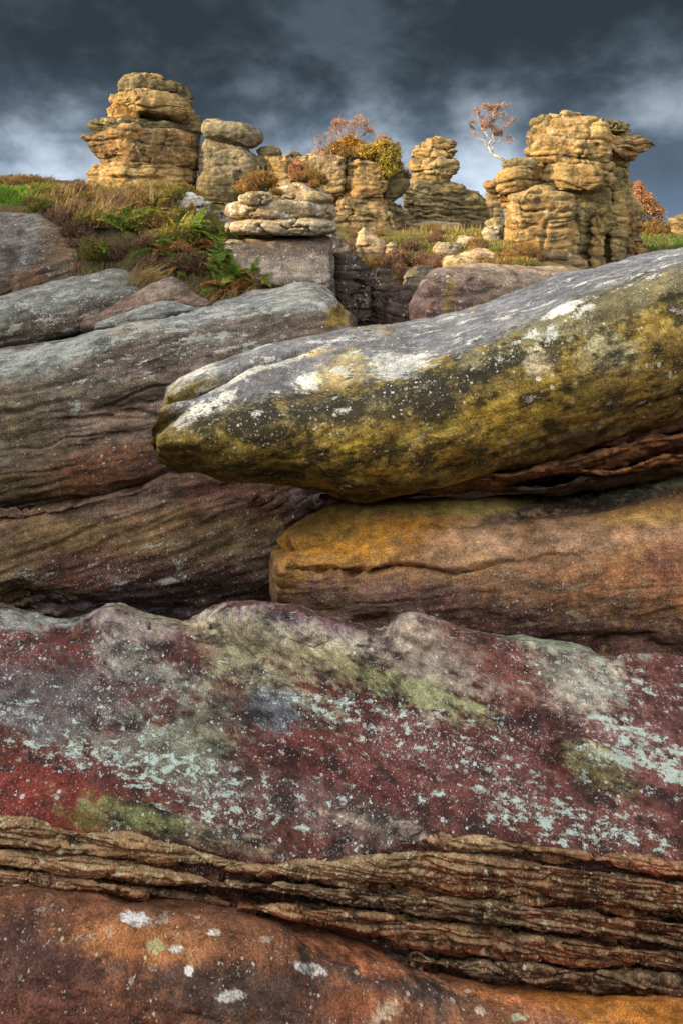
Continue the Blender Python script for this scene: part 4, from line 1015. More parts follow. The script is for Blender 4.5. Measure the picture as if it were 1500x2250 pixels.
for px, tp_, yo in ((470, 522, .25), (520, 516, .1), (580, 514, 0), (640, 513, 0), (690, 514, .02), (722, 520, .08)):
    rows.append((px, [(tp_, 12.0), (tp_ + 12, 11.15 + yo), (tp_ + 42, 10.95 + yo), (tp_ + 88, 10.72 + yo), (tp_ + 112, 10.68 + yo), (tp_ + 124, 10.85 + yo), (tp_ + 180, 11.2 + yo), (tp_ + 190, 12.3), (tp_ + 60, 12.5)]))
make_rock('pedestal', xsec(rows), M_MID, 207, 3.0, (.3, .12), dict(L=.6, A=.035, S=.018, sf=7, G=.025, gf=3.5, F=.010, Fl=.06), (.185, .15, .12), wsc=.4, lic=(.35, .22, .2), parent=PK,
          strokes=[(640, 545, 100, 20, 0, (.15, .115, .085), .7), (650, 590, 90, 26, 0, (.24, .21, .18), .6), (600, 625, 120, 12, 0, (.12, .095, .08), .7)])
# rock rim at the end of the heather bank
blk(None, [(428, 400, 440), (433, 372, 455), (446, 360, 464), (462, 362, 461), (482, 380, 450), (520, 390, 440)], 12.9, 211, (.20, .175, .13), .9, 2.6, caps=(.2, .1), disp=MDD, mat=M_MID, lic=(.5, .6, .1), name='boulder',
    top=((.40, .39, .35), .6), label='grey rounded rock with a white lichen rim at the end of the grassy bank', cat='boulder')
WR = empty('rock_wall', at(475, 540, 14.2), 'shaded wall of layered grey rock between the bank and the pancake stack', 'rock wall')
for k, (y0, y1) in enumerate(((464, 484), (483, 506), (505, 560))):
    blk(WR, [(y0, 440, 520), (y0 + 4, 434, 528), (y1 - 3, 434, 528), (y1, 440, 520)], 14.2 - .05 * k, 215 + k, (.22, .19, .15), .6, 4, caps=(.06, .06), disp=MDD, mat=M_MID, lic=(.4, .2, .2))

# gully stones; the dark tones hold the gully's shade in the colour
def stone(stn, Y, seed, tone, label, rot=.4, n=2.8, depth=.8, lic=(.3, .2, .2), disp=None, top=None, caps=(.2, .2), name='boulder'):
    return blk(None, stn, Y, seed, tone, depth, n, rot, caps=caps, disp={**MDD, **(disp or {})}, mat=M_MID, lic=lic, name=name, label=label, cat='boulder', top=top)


stone([(501, 795, 806), (512, 786, 822), (530, 780, 842), (552, 784, 846), (580, 792, 840)], 15.4, 221, (.25, .19, .115), 'pointed sunlit boulder in the shady gully below the outcrop', n=2.2, rot=.8)
stone([(530, 852, 862), (538, 845, 870), (548, 846, 868), (570, 848, 872)], 15.2, 222, (.26, .20, .115), 'small pale stone beside the pointed sunlit boulder', n=3)
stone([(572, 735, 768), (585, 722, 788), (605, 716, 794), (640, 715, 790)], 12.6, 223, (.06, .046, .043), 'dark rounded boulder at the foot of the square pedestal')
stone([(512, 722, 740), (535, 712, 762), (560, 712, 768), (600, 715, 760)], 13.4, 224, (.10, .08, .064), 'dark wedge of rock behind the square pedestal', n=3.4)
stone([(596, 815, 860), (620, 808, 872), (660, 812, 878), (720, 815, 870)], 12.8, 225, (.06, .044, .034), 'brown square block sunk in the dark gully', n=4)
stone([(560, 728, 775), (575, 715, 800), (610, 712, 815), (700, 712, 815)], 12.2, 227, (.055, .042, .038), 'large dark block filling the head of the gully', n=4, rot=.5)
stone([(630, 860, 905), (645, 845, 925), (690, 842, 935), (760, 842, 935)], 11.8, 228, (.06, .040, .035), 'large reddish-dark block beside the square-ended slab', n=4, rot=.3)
stone([(585, 905, 945), (600, 890, 952), (625, 884, 955), (670, 890, 950)], 13.2, 226, (.11, .10, .075), 'pale streaked rock between the heather slope and the square-ended slab', n=3, lic=(.25, .14, .4))
# square-ended slab in front of the right tower
rows = []
for px, tp_, bt_, yf in ((912, 646, 760, 9.9), (935, 606, 765, 9.75), (965, 588, 770, 9.7), (1010, 582, 770, 9.65), (1070, 582, 760, 9.7), (1140, 584, 750, 9.8), (1220, 588, 740, 10.0), (1290, 598, 730, 10.3), (1360, 620, 730, 10.6)):
    rows.append((px, [(tp_, yf + 1.2), (tp_ + 6, yf + .35), (tp_ + 28, yf + .05), (tp_ + 80, yf), (bt_, yf + .05), (bt_ + 90, yf + .1), (bt_ + 80, yf + 1.8), (tp_ + 40, yf + 2.0)]))
make_rock('rock_slab', xsec(rows), M_MID, 231, 3.2, (.12, .4), dict(L=.7, A=.05, S=.02, G=.02, gf=3, F=.01, Fl=.06), (.185, .14, .105), wsc=.4, lic=(.35, .15, .2), top=((.24, .20, .155), .5),
          strokes=[(985, 640, 50, 60, 0, (.17, .115, .105), .8), (985, 660, 14, 60, 6, (.26, .19, .06), .8), (930, 680, 40, 60, 0, (.17, .10, .09), .8), (1035, 640, 20, 60, 10, (.16, .12, .11), .6)],
          carve=[[(1000, 598, 10, .10), (1035, 606, 9, .12)], [(1035, 612, 8, .04), (1045, 660, 8, .05), (1030, 720, 8, .03)], [(955, 620, 6, .04), (950, 700, 6, .05)]],
          label='square-ended brown slab with a yellow streak below the golden tower', cat='rock slab')
# flat stones of the path
k = 0
for (x0, x1, y0, y1, Y, tone, lb) in ((1000, 1064, 520, 545, 17.0, (0.238, 0.204, 0.150), 'flat pale rock set in the grass of the upper path'), (958, 1050, 566, 592, 14.2, (0.259, 0.190, 0.090), 'sunlit flat stone at the top of the gully'),
                                      (1010, 1090, 552, 572, 15.2, (0.202, 0.136, 0.078), 'brown stone step in front of the moss cushion'), (955, 1010, 532, 556, 16.2, (0.158, 0.129, 0.084), 'grey rock breaking through the heather slope'),
                                      (1060, 1100, 500, 520, 19.5, (0.259, 0.224, 0.168), 'small pale rock on the turf near the tower foot'), (1066, 1112, 478, 506, 21.0, (0.173, 0.136, 0.066), 'sloping brown block leaning at the foot of the golden tower'),
                                      (905, 1010, 488, 505, 26.0, (0.158, 0.116, 0.060), 'low dark rock step under the small stacked tower'), (1090, 1180, 566, 596, 15.6, (0.173, 0.122, 0.072), 'broad brown rock step at the foot of the golden tower')):
    stone([(y0, x0 + (x1 - x0) * .2, x1 - (x1 - x0) * .2), (y0 + (y1 - y0) * .3, x0, x1), (y1, x0 - 2, x1 + 3), (y1 + 16, x0, x1)], Y, 241 + k, tone, lb, rot=.2, n=2.8, depth=1.0, caps=(.08, .1), disp=dict(A=.06, J=.05, B=.05), top=((.30, .27, .21), .3))
    k += 1

# ------------------------------------------------------------------ unseen rock mass added on the sun's side to shade the near rocks
av = np.array([-math.sin(SUN_AZ), -math.cos(SUN_AZ), 0]); bv = np.array([av[1], -av[0], 0])
rows = []
for l, H in ((-25, 1.0), (-22, 3.0), (-19, 4.2), (-16, 4.25), (-14, 4.25), (-12.6, 4.3), (-11.4, 4.4), (-10.8, 4.7), (-10, 5.1), (-8.8, 5.55), (-7.6, 6.3), (-6.2, 7.0), (-2, 7.5), (1, 7.3), (4, 7.0), (7, 6.0), (10, 3)):
    ctr = av * -12.5 + bv * l
    prof = [(0, H), (1.0, H - .5), (1.5, H - 2.2), (1.7, (H - 4) * .4 - 1), (1.9, -5), (-1.9, -5), (-2.0, H * .3), (-1.4, H - 1.2)]
    rows.append([ctr + av * s_ + np.array([0, 0, z_]) for s_, z_ in prof])
make_rock('shade_crag', rows, M_MID, 251, 12, (.3, .3), dict(L=2.5, A=.25, S=.12, sf=1.5, G=.15, gf=1, F=.04, Fl=.3), (.27, .23, .17), wsc=1.5,
          label='long rock mass added out of view on the sunny side to shade the near rocks', cat='shade_crag')

# lower unseen rock mass added behind the viewpoint to block low sky light
rows = []
for x_, H in ((-13, 2.0), (-9, 3.6), (-5, 4.2), (-1, 4.6), (3, 4.4), (7, 4.8), (10, 4.0), (12.5, 1.0)):
    yb = -5.5 - .25 * abs(x_ - 1) ** .5 + (max(0, x_ - 4)) * .75
    prof_ = [(0, H), (1.0, H - .4), (1.5, H - 2.0), (1.8, 0), (2.1, -4.5), (-2.2, -4.5), (-2.2, H * .3), (-1.4, H - 1.0)]
    rows.append([np.array([x_, yb + s_, z_]) for s_, z_ in prof_])
make_rock('shade_crag', rows, M_MID, 257, 12, (.3, .3), dict(L=2.0, A=.2, S=.1, sf=1.5, G=.12, gf=1, F=.04, Fl=.3, B=.15, bf=1.2), (.24, .20, .15), wsc=1.5,
          label='lower rock mass added out of view behind the viewpoint to cut low sky light', cat='shade_crag')

# ------------------------------------------------------------------ vegetation
ZG = Pg[:, 2].reshape(ny, nx)


def gz(x, y):
    x = np.atleast_1d(np.asarray(x, float)); y = np.atleast_1d(np.asarray(y, float))
    a = np.clip(np.searchsorted(gx, x) - 1, 0, nx - 2); b = np.clip(np.searchsorted(gy, y) - 1, 0, ny - 2)
    fx = (x - gx[a]) / (gx[a + 1] - gx[a]); fy = (y - gy[b]) / (gy[b + 1] - gy[b])
    return (ZG[b, a] * (1 - fx) + ZG[b, a + 1] * fx) * (1 - fy) + (ZG[b + 1, a] * (1 - fx) + ZG[b + 1, a + 1] * fx) * fy


def hit(px, py, lo=9.6, hi=60):
    """where the ray through a picture point meets the ground"""
    Y = np.linspace(lo, hi, 1500)
    x = (px - CX) / FPX * Y; z = (HZ - py) / FPX * Y
    k = np.nonzero(z < gz(x, Y))[0]
    j = k[0] if len(k) else 300
    return np.array([x[j], Y[j], gz(x[j], Y[j])[0]])


def leaf_material(name, rough=0.6, trans=0.35, var=0.35):
    m = bpy.data.materials.new(name); m.use_nodes = True
    t = NT(m.node_tree)
    col = t.attr('col')
    oi = t.n('ShaderNodeObjectInfo').outputs['Random']
    nz, _ = t.noise(t.n('ShaderNodeNewGeometry').outputs['Position'], 9, 3)
    col = t.scale_col(col, t.rng(nz, 0.3, 0.7, 1 - var, 1 + var))
    col = t.scale_col(col, t.rng(oi, 0, 1, 0.8, 1.2))
    d = t.n('ShaderNodeBsdfPrincipled'); d.inputs['Roughness'].default_value = rough; d.inputs['Specular IOR Level'].default_value = 0.25
    tr = t.n('ShaderNodeBsdfTranslucent'); mx = t.n('ShaderNodeMixShader'); mx.inputs[0].default_value = trans
    t.put(d.inputs['Base Color'], col); t.put(tr.inputs['Color'], col)
    t.t.links.new(d.outputs[0], mx.inputs[1]); t.t.links.new(tr.outputs[0], mx.inputs[2])
    t.t.links.new(mx.outputs[0], t.n('ShaderNodeOutputMaterial').inputs[0])
    return m


M_LEAF = leaf_material('leaf')
M_GRASS = leaf_material('grass_blade', 0.7, 0.3)
M_BARK = leaf_material('bark', 0.9, 0.0, 0.4)
rv = np.random.RandomState(11)


class Blades:
    """collects tapering blades; every blade 5 points, 2 faces"""
    def __init__(self): self.V, self.Q, self.T, self.C, self.n = [], [], [], [], 0

    def add(self, base, tip, width, bend, col):
        base = np.asarray(base); tip = np.asarray(tip); n = len(base)
        d = tip - base
        side = np.cross(d, rv.normal(size=(n, 3))); side /= np.linalg.norm(side, axis=1)[:, None] + 1e-9
        wd = (np.asarray(width) * np.ones(n))[:, None] * 0.5
        mid = base + d * .55 + bend
        v = np.stack([base - side * wd, base + side * wd, mid + side * wd * .8, mid - side * wd * .8, tip], 1)
        i0 = self.n + np.arange(n) * 5
        self.Q.append(np.stack([i0, i0 + 1, i0 + 2, i0 + 3], 1)); self.T.append(np.stack([i0 + 3, i0 + 2, i0 + 4], 1))
        self.V.append(v.reshape(-1, 3)); self.C.append(np.repeat(np.asarray(col) * np.ones((n, 3)), 5, 0)); self.n += n * 5

    def build(self, name, mat, parent=None, origin=None):
        return link_mesh(name, np.concatenate(self.V), np.concatenate(self.Q), np.concatenate(self.T), mat, parent, smooth=False, attrs={'col': np.concatenate(self.C)}, origin=origin)


def cols(n, pal, w=None):
    pal = np.array(pal); k = rv.choice(len(pal), n, p=w)
    return pal[k] * rv.uniform(.7, 1.3, (n, 1))


G1, G2, G3 = (.075, .12, .018), (.11, .13, .022), (.19, .15, .045)
STRAW, RUST, HBR, HGR, PLUM = (.40, .29, .11), (.32, .15, .04), (.18, .105, .050), (.15, .125, .035), (.16, .085, .065)

# short turf: nobody could count it
bl = Blades()


def turf(n, px0, px1, Y0, Y1, h, pal, cond=None):
    x_, y_ = None, None
    Yv = rv.uniform(Y0, Y1, n); pxv = rv.uniform(px0, px1, n)
    x = (pxv - CX) / FPX * Yv
    z = gz(x, Yv)
    keep = fbm(np.stack([x, Yv, 0 * x], 1) * .9 + 4, 2) > (-.35 if cond is None else cond)
    x, Yv, z = x[keep], Yv[keep], z[keep]; m = len(x)
    b = np.stack([x, Yv, z - .01], 1)
    ln = h * rv.uniform(.5, 1.4, m)
    t_ = b + np.stack([rv.normal(0, .35, m) * ln + .12 * ln, rv.normal(0, .35, m) * ln, ln], 1)
    bl.add(b, t_, .012 + .0006 * Yv, np.stack([rv.normal(0, .06, m) * ln] * 3, 1), cols(m, pal))


turf(9000, -80, 130, 12.8, 20, .12, [(.10, .19, .015), (.085, .16, .015), (.12, .20, .02)])
turf(10000, 60, 450, 12.0, 15.5, .12, [G3, G2, STRAW, HBR])
turf(4500, 330, 445, 12.4, 14.5, .10, [(.13, .17, .02), G2, (.16, .15, .03)])
turf(5000, 150, 600, 10.3, 12.4, .12, [G1, HBR, G3, (.06, .06, .02)])
turf(5000, 760, 1010, 14, 18.5, .13, [G1, HBR, PLUM, G2, (.05, .06, .015)])
turf(2500, 730, 960, 12, 14, .12, [(.04, .045, .014), (.06, .035, .025), (.05, .05, .015)])  # darker blades, gully shade put into their colours
turf(6000, 930, 1130, 16, 22, .12, [G3, STRAW, G2, (.13, .14, .03)])
turf(3500, 1000, 1180, 13.2, 16, .10, [HBR, G2, RUST, G3])
turf(4000, 1400, 1560, 17, 27, .12, [(.06, .12, .012), G1, HBR])
turf(3000, -60, 120, 22, 34, .2, [HBR, HGR, (.09, .08, .03)])
tag(bl.build('grass', M_GRASS, origin=np.zeros(3)), 'short turf and rough moor grass covering the ground between the rocks', 'grass', None, 'stuff')


# heather clumps
def heather_mesh(seed, pal, n=420, r=.22, h=.20, w=None):
    b = Blades()
    a = rv.uniform(0, 2 * math.pi, n); q = np.sqrt(rv.uniform(0, 1, n))
    dome = np.sqrt(np.clip(1 - q ** 2, 0, 1))
    base = np.stack([q * r * .7 * np.cos(a), q * r * .7 * np.sin(a), dome * h * .25 - .03], 1)
    tip = np.stack([q * r * 1.1 * np.cos(a), q * r * 1.1 * np.sin(a), .04 + dome * h * rv.uniform(.55, 1.25, n)], 1) + rv.normal(0, .02, (n, 3))
    b.add(base, tip, .014, rv.normal(0, .012, (n, 3)), cols(n, pal, w))
    # small side leaves
    m = n * 2
    k = rv.randint(0, n, m); f = rv.uniform(.35, 1.0, m)[:, None]
    p = base[k] * (1 - f) + tip[k] * f
    b.add(p, p + rv.normal(0, .026, (m, 3)) + [0, 0, .014], .013, np.zeros((m, 3)), cols(m, pal, w))
    o = b.build('heather_clump', M_GRASS, origin=np.zeros(3))
    return o


HV = [heather_mesh(1, [HBR, HGR, RUST, G3]), heather_mesh(2, [HGR, (.15, .18, .03), (.24, .20, .05), HGR]), heather_mesh(3, [HBR, PLUM, (.20, .13, .08)]), heather_mesh(4, [RUST, (.34, .20, .05), G3, HBR]),
      heather_mesh(5, [(.20, .24, .02), (.15, .19, .02)], h=.14)]
used = [False] * len(HV)


def place(src, loc, s, rz, label, cat, group, flat=1.0):
    k = HV.index(src) if src in HV else -1
    if k >= 0 and not used[k]:
        o = src; used[k] = True
    else:
        o = src.copy(); COL.objects.link(o)
    o.location = loc; o.rotation_euler = (rv.uniform(-.15, .15), rv.uniform(-.15, .15), rz); o.scale = (s, s, s * flat)
    return tag(o, label, cat, group)


KINDW = ['rust-brown mixed', 'olive-green', 'plum-brown bare', 'orange', 'bright green']


def clumps(n, px0, px1, py0, py1, kinds, s0, s1, label, group, lo=9.8):
    done = 0
    for _ in range(n):
        p = hit(rv.uniform(px0, px1), rv.uniform(py0, py1), lo)
        k = kinds[rv.randint(len(kinds))]
        place(HV[k], p, rv.uniform(s0, s1), rv.uniform(0, 6.28), KINDW[k] + ' ' + label, 'heather', group)


clumps(58, 60, 340, 424, 480, [0, 1, 2, 0, 1], .5, 1.0, 'heather clump on the bank below the tall tower', 'heather clumps on the sunny bank', 11.4)
clumps(34, 110, 420, 455, 600, [2, 0, 2, 1], .8, 1.4, 'heather clump among the ferns of the shady bank', 'heather clumps among the ferns', 10.2)
clumps(12, 330, 440, 424, 450, [3, 1], .6, 1.0, 'low heather clump on the green lip of the bank', 'heather clumps on the green lip', 11.8)
clumps(46, 760, 970, 505, 640, [0, 2, 2, 2], .7, 1.2, 'heather clump on the steep side of the gully', 'heather clumps in the gully', 11.2)
clumps(18, 1040, 1180, 535, 575, [2, 3, 0], .7, 1.2, 'heather clump among the steps below the golden tower', 'heather clumps by the steps', 13)
clumps(16, -40, 90, 402, 414, [0, 2], .9, 1.6, 'heather clump on the ridge beyond the green field', 'heather clumps on the ridge', 22)
clumps(14, 1405, 1490, 500, 520, [3, 0], 1.5, 2.6, 'heather clump below the russet thicket', 'heather clumps by the thicket', 22)
for (px, py, s) in ((1082, 566, 1.0), (1096, 553, .8), (1074, 556, .7), (1068, 570, .6)):
    place(HV[4], hit(px, py, 13), s, rv.uniform(0, 6), 'bright green moss cushion among the brown stone steps', 'moss', 'moss cushions by the steps', .8)
# clumps that grow on the pancake stack
for (px, py, Y, s, k, lb) in ((545, 420, 12.0, 1.0, 3, 'orange heather bush on the left shoulder of the pancake stack'), (566, 410, 12.1, 1.2, 3, 'orange heather bush on the left shoulder of the pancake stack'),
                              (585, 404, 12.1, 1.0, 3, 'orange heather bush on the left shoulder of the pancake stack'), (606, 428, 11.25, .55, 0, 'brown tuft of heather in the notch between two top slabs of the pancake stack'),
                              (660, 396, 11.6, .7, 3, 'rusty heather on the summit of the pancake stack'), (685, 394, 11.6, .8, 0, 'rusty heather on the summit of the pancake stack'), (703, 402, 11.6, .7, 3, 'rusty heather on the summit of the pancake stack'),
                              (690, 410, 11.3, .5, 3, 'rusty heather on the summit of the pancake stack')):
    place(HV[k], at(px, py, Y), s, rv.uniform(0, 6), lb, 'heather', 'heather on the pancake stack')
for (px, py, Y, s) in ((760, 346, 24, 1.7), (785, 347, 23.9, 1.6), (812, 350, 23.9, 1.8), (740, 338, 24.2, 1.9), (835, 356, 23.9, 1.6), (865, 385, 24.2, 1.8), (883, 392, 24.3, 1.5)):
    place(HV[3 if px < 850 else 2], at(px, py, Y), s, rv.uniform(0, 6), 'heather tuft along the top edge of the split outcrop', 'heather', 'heather on the split outcrop')


# ferns
def frond_mesh(seed, pal, curl):
    r = np.random.RandomState(seed)
    b = Blades()
    n = 22; L = .62
    s = np.linspace(0, 1, n + 1)
    ang = math.radians(62) - s * curl
    step = L / n
    pts = np.zeros((n + 1, 3))
    for k in range(1, n + 1):
        pts[k] = pts[k - 1] + step * np.array([math.cos(ang[k]), 0, math.sin(ang[k])])
    pts[:, 1] += .05 * np.sin(s * 3 + seed)
    for k in range(n):
        b.add(pts[k:k + 1], pts[k + 1:k + 2] + (pts[k + 1] - pts[k]) * .3, .009 * (1 - .6 * s[k]), np.zeros((1, 3)), np.array(pal[-1]))
    for k in range(4, n + 1):
        t_ = (s[k] - .15) / .85
        ln = .17 * (1 - t_) ** .75 * min(1, .35 + 3 * t_) + .012
        tang = pts[k] - pts[k - 1]; tang /= np.linalg.norm(tang)
        for sd in (-1, 1):
            out = np.array([0, sd, 0]) * .86 + tang * .45 + np.array([0, 0, -.22 + r.normal(0, .08)])
            out /= np.linalg.norm(out)
            tip = pts[k] + out * ln * r.uniform(.85, 1.1)
            col_ = np.array(pal[r.randint(len(pal))]) * r.uniform(.8, 1.2)
            b.add(pts[k][None], tip[None], .012, np.array([[0, 0, -.006]]), col_)
            nl = max(2, int(ln / .016))
            f = (np.arange(nl) + .5) / nl
            base = pts[k] + (tip - pts[k]) * f[:, None]
            for s2 in (-1, 1):
                d = tang * s2 * .9 + out * .5
                b.add(base, base + d * (.034 * (1 - .6 * f))[:, None], .015, np.zeros((nl, 3)), col_)
    return b.build('frond', M_LEAF, origin=np.zeros(3))


FG, FY, FBR = [(.15, .23, .035), (.20, .26, .04), (.12, .19, .03)], [(.36, .33, .06), (.28, .29, .05), (.42, .35, .08)], [(.38, .17, .045), (.30, .13, .04), (.40, .22, .07)]
FM = {'g': [frond_mesh(1, FG, 1.2), frond_mesh(2, FG, 1.7), frond_mesh(3, FG, 2.1)], 'y': [frond_mesh(4, FY, 1.6), frond_mesh(5, FY + FG, 1.2)], 'b': [frond_mesh(6, FBR, 2.3), frond_mesh(7, FBR, 1.8)]}
fm_first = {id(o): True for v in FM.values() for o in v}


def fern(px, py, kinds, s, nfr, label, group, lo=10.0):
    p = hit(px, py, lo)
    e = empty('fern', p, label, 'fern', group)
    a0 = rv.uniform(0, 6.28)
    for k in range(nfr):
        kd = kinds[k % len(kinds)]
        src = FM[kd][rv.randint(len(FM[kd]))]
        if fm_first[id(src)]:
            o = src; fm_first[id(src)] = False
        else:
            o = src.copy(); COL.objects.link(o)
        o.parent = e
        ss = s * rv.uniform(.5, 1.15)
        o.location = (rv.normal(0, .03), rv.normal(0, .03), -.02)
        o.rotation_euler = (rv.normal(0, .42), rv.normal(-.1, .40), a0 + k * 2.4 + rv.normal(0, .3))
        o.scale = (ss, ss, ss)


GL, YL, BL_ = 'green fern spreading on the bank beside the pancake stack', 'fern turning yellow among the green ferns of the bank', 'dead orange-brown fern drooping over the brown boulder'
for (px, py, kd, s) in ((290, 490, 'g', .9), (325, 480, 'g', .9), (275, 510, 'gy', .8), (365, 478, 'gy', .8), (400, 470, 'gb', .7), (200, 548, 'g', .7), (220, 552, 'g', .6), (395, 520, 'gy', 1.0), (370, 545, 'gb', .9), (430, 525, 'ggy', 1.0),
                     (470, 545, 'gyb', .9), (510, 545, 'g', 1.0), (545, 555, 'ggy', 1.0), (570, 570, 'g', .9), (535, 590, 'g', 1.0), (560, 605, 'g', .8), (420, 580, 'g', .9), (350, 560, 'gb', .8), (450, 575, 'gb', .9), (495, 590, 'gy', .9),
                     (400, 590, 'gb', .8), (330, 520, 'gb', .8), (480, 560, 'g', 1.0), (540, 530, 'g', .8)):
    fern(px, py + 6, kd, s * 1.08, 8, GL, 'green ferns on the bank')
for (px, py, s) in ((415, 500, 1.0), (440, 510, 1.0), (300, 470, .8), (460, 600, .9), (480, 620, .8), (500, 610, .8), (430, 555, .9), (350, 455, .8), (570, 620, .7)):
    fern(px, py + 6, 'yyg', s, 6, YL, 'yellow ferns on the bank')
for (px, py, s) in ((480, 648, .7), (510, 645, .8), (535, 640, .7), (560, 630, .7), (455, 640, .6), (425, 560, .7), (390, 480, .5)):
    fern(px, py, 'b', s, 7, BL_ if py > 620 else 'rust-brown fern withering among the green ferns', 'dead ferns')


# long dry grass
def tuft(px, py, n, h, lean, label, pal=(STRAW, (.30, .20, .08), (.40, .31, .14)), spread=.1, lo=9.7, p=None):
    p = hit(px, py, lo) if p is None else p
    b = Blades()
    base = p + np.stack([rv.normal(0, spread, n), rv.normal(0, spread * .6, n), np.full(n, -.03)], 1)
    ln = h * rv.uniform(.4, 1.1, n)
    tip = base + np.stack([lean[0] * ln + rv.normal(0, .25, n) * ln, rv.normal(-.1, .25, n) * ln, ln * (lean[1] + rv.normal(0, .15, n))], 1)
    bend = np.stack([-.1 * lean[0] * ln, 0 * ln, .14 * ln], 1)
    b.add(base, tip, .009, bend, cols(n, pal))
    o = b.build('grass_tuft', M_GRASS, origin=p)
    return tag(o, label, 'grass tuft', 'dry grass tufts')


tuft(285, 652, 330, .50, (.55, .75), 'long straw-coloured grass tuft hanging over the grey slab', spread=.14)
tuft(300, 640, 180, .62, (.75, .7), 'taller wind-bent straw grass behind the grey slab', spread=.12)
tuft(258, 648, 120, .22, (.2, .6), 'short yellow-green grass tuft at the edge of the grey slab', pal=(G2, G3, STRAW), spread=.1)
tuft(215, 500, 260, .55, (.55, .8), 'dry grass tuft with long bent stalks in the heather bank', spread=.16)
tuft(235, 470, 200, .5, (.5, .85), 'dry pale grass standing high on the heather bank', pal=(STRAW, (.30, .22, .15), (.25, .17, .11)), spread=.2)
tuft(260, 450, 260, .34, (.1, 1.0), 'brown bristly grass on top of the heather bank in front of the tower', pal=((.22, .14, .09), (.28, .19, .11), HBR), spread=.32)
for px_, py_, lb_ in ((130, 448, 'straw grass patch at the left end of the heather bank'), (180, 470, 'straw grass patch between two heather clumps low on the bank'), (310, 445, 'straw grass patch just in front of the tall tower'), (160, 430, 'wispy golden grass on the crest of the heather bank')):
    tuft(px_, py_, 200, .32, (.35, .9), lb_, spread=.28, lo=11.4)
tuft(450, 655, 240, .34, (.5, .45), 'flattened pale grass beside the dead ferns', spread=.22)
tuft(420, 650, 120, .3, (.3, .5), 'thin dry grass on the tip of the pointed slab', pal=(STRAW, RUST), spread=.12)
tuft(945, 512, 200, .3, (.05, 1.0), 'golden grass fringe on the edge of the path above the gully', spread=.45, lo=14)
tuft(985, 505, 160, .26, (.05, 1.0), 'sunlit golden grass on the turf below the small tower', spread=.5, lo=15)


# ---- trees and shrubs
def tube(path, radii, k=5):
    path = np.asarray(path); n = len(path)
    T = np.gradient(path, axis=0); T /= np.linalg.norm(T, axis=1)[:, None] + 1e-9
    ref = np.array([.3, 1, .2]); A = np.cross(T, ref); A /= np.linalg.norm(A, axis=1)[:, None] + 1e-9
    B = np.cross(T, A)
    th = np.linspace(0, 2 * math.pi, k, endpoint=False)
    V = path[:, None] + (A[:, None] * np.cos(th)[None, :, None] + B[:, None] * np.sin(th)[None, :, None]) * np.asarray(radii)[:, None, None]
    i = np.arange(n - 1)[:, None] * k; j = np.arange(k)[None]
    return V.reshape(-1, 3), np.stack([i + j, i + (j + 1) % k, i + k + (j + 1) % k, i + k + j], -1).reshape(-1, 4)


def smooth_path(pts, m=6):
    return resample(np.asarray(pts, float), [m] * (len(pts) - 1), False)


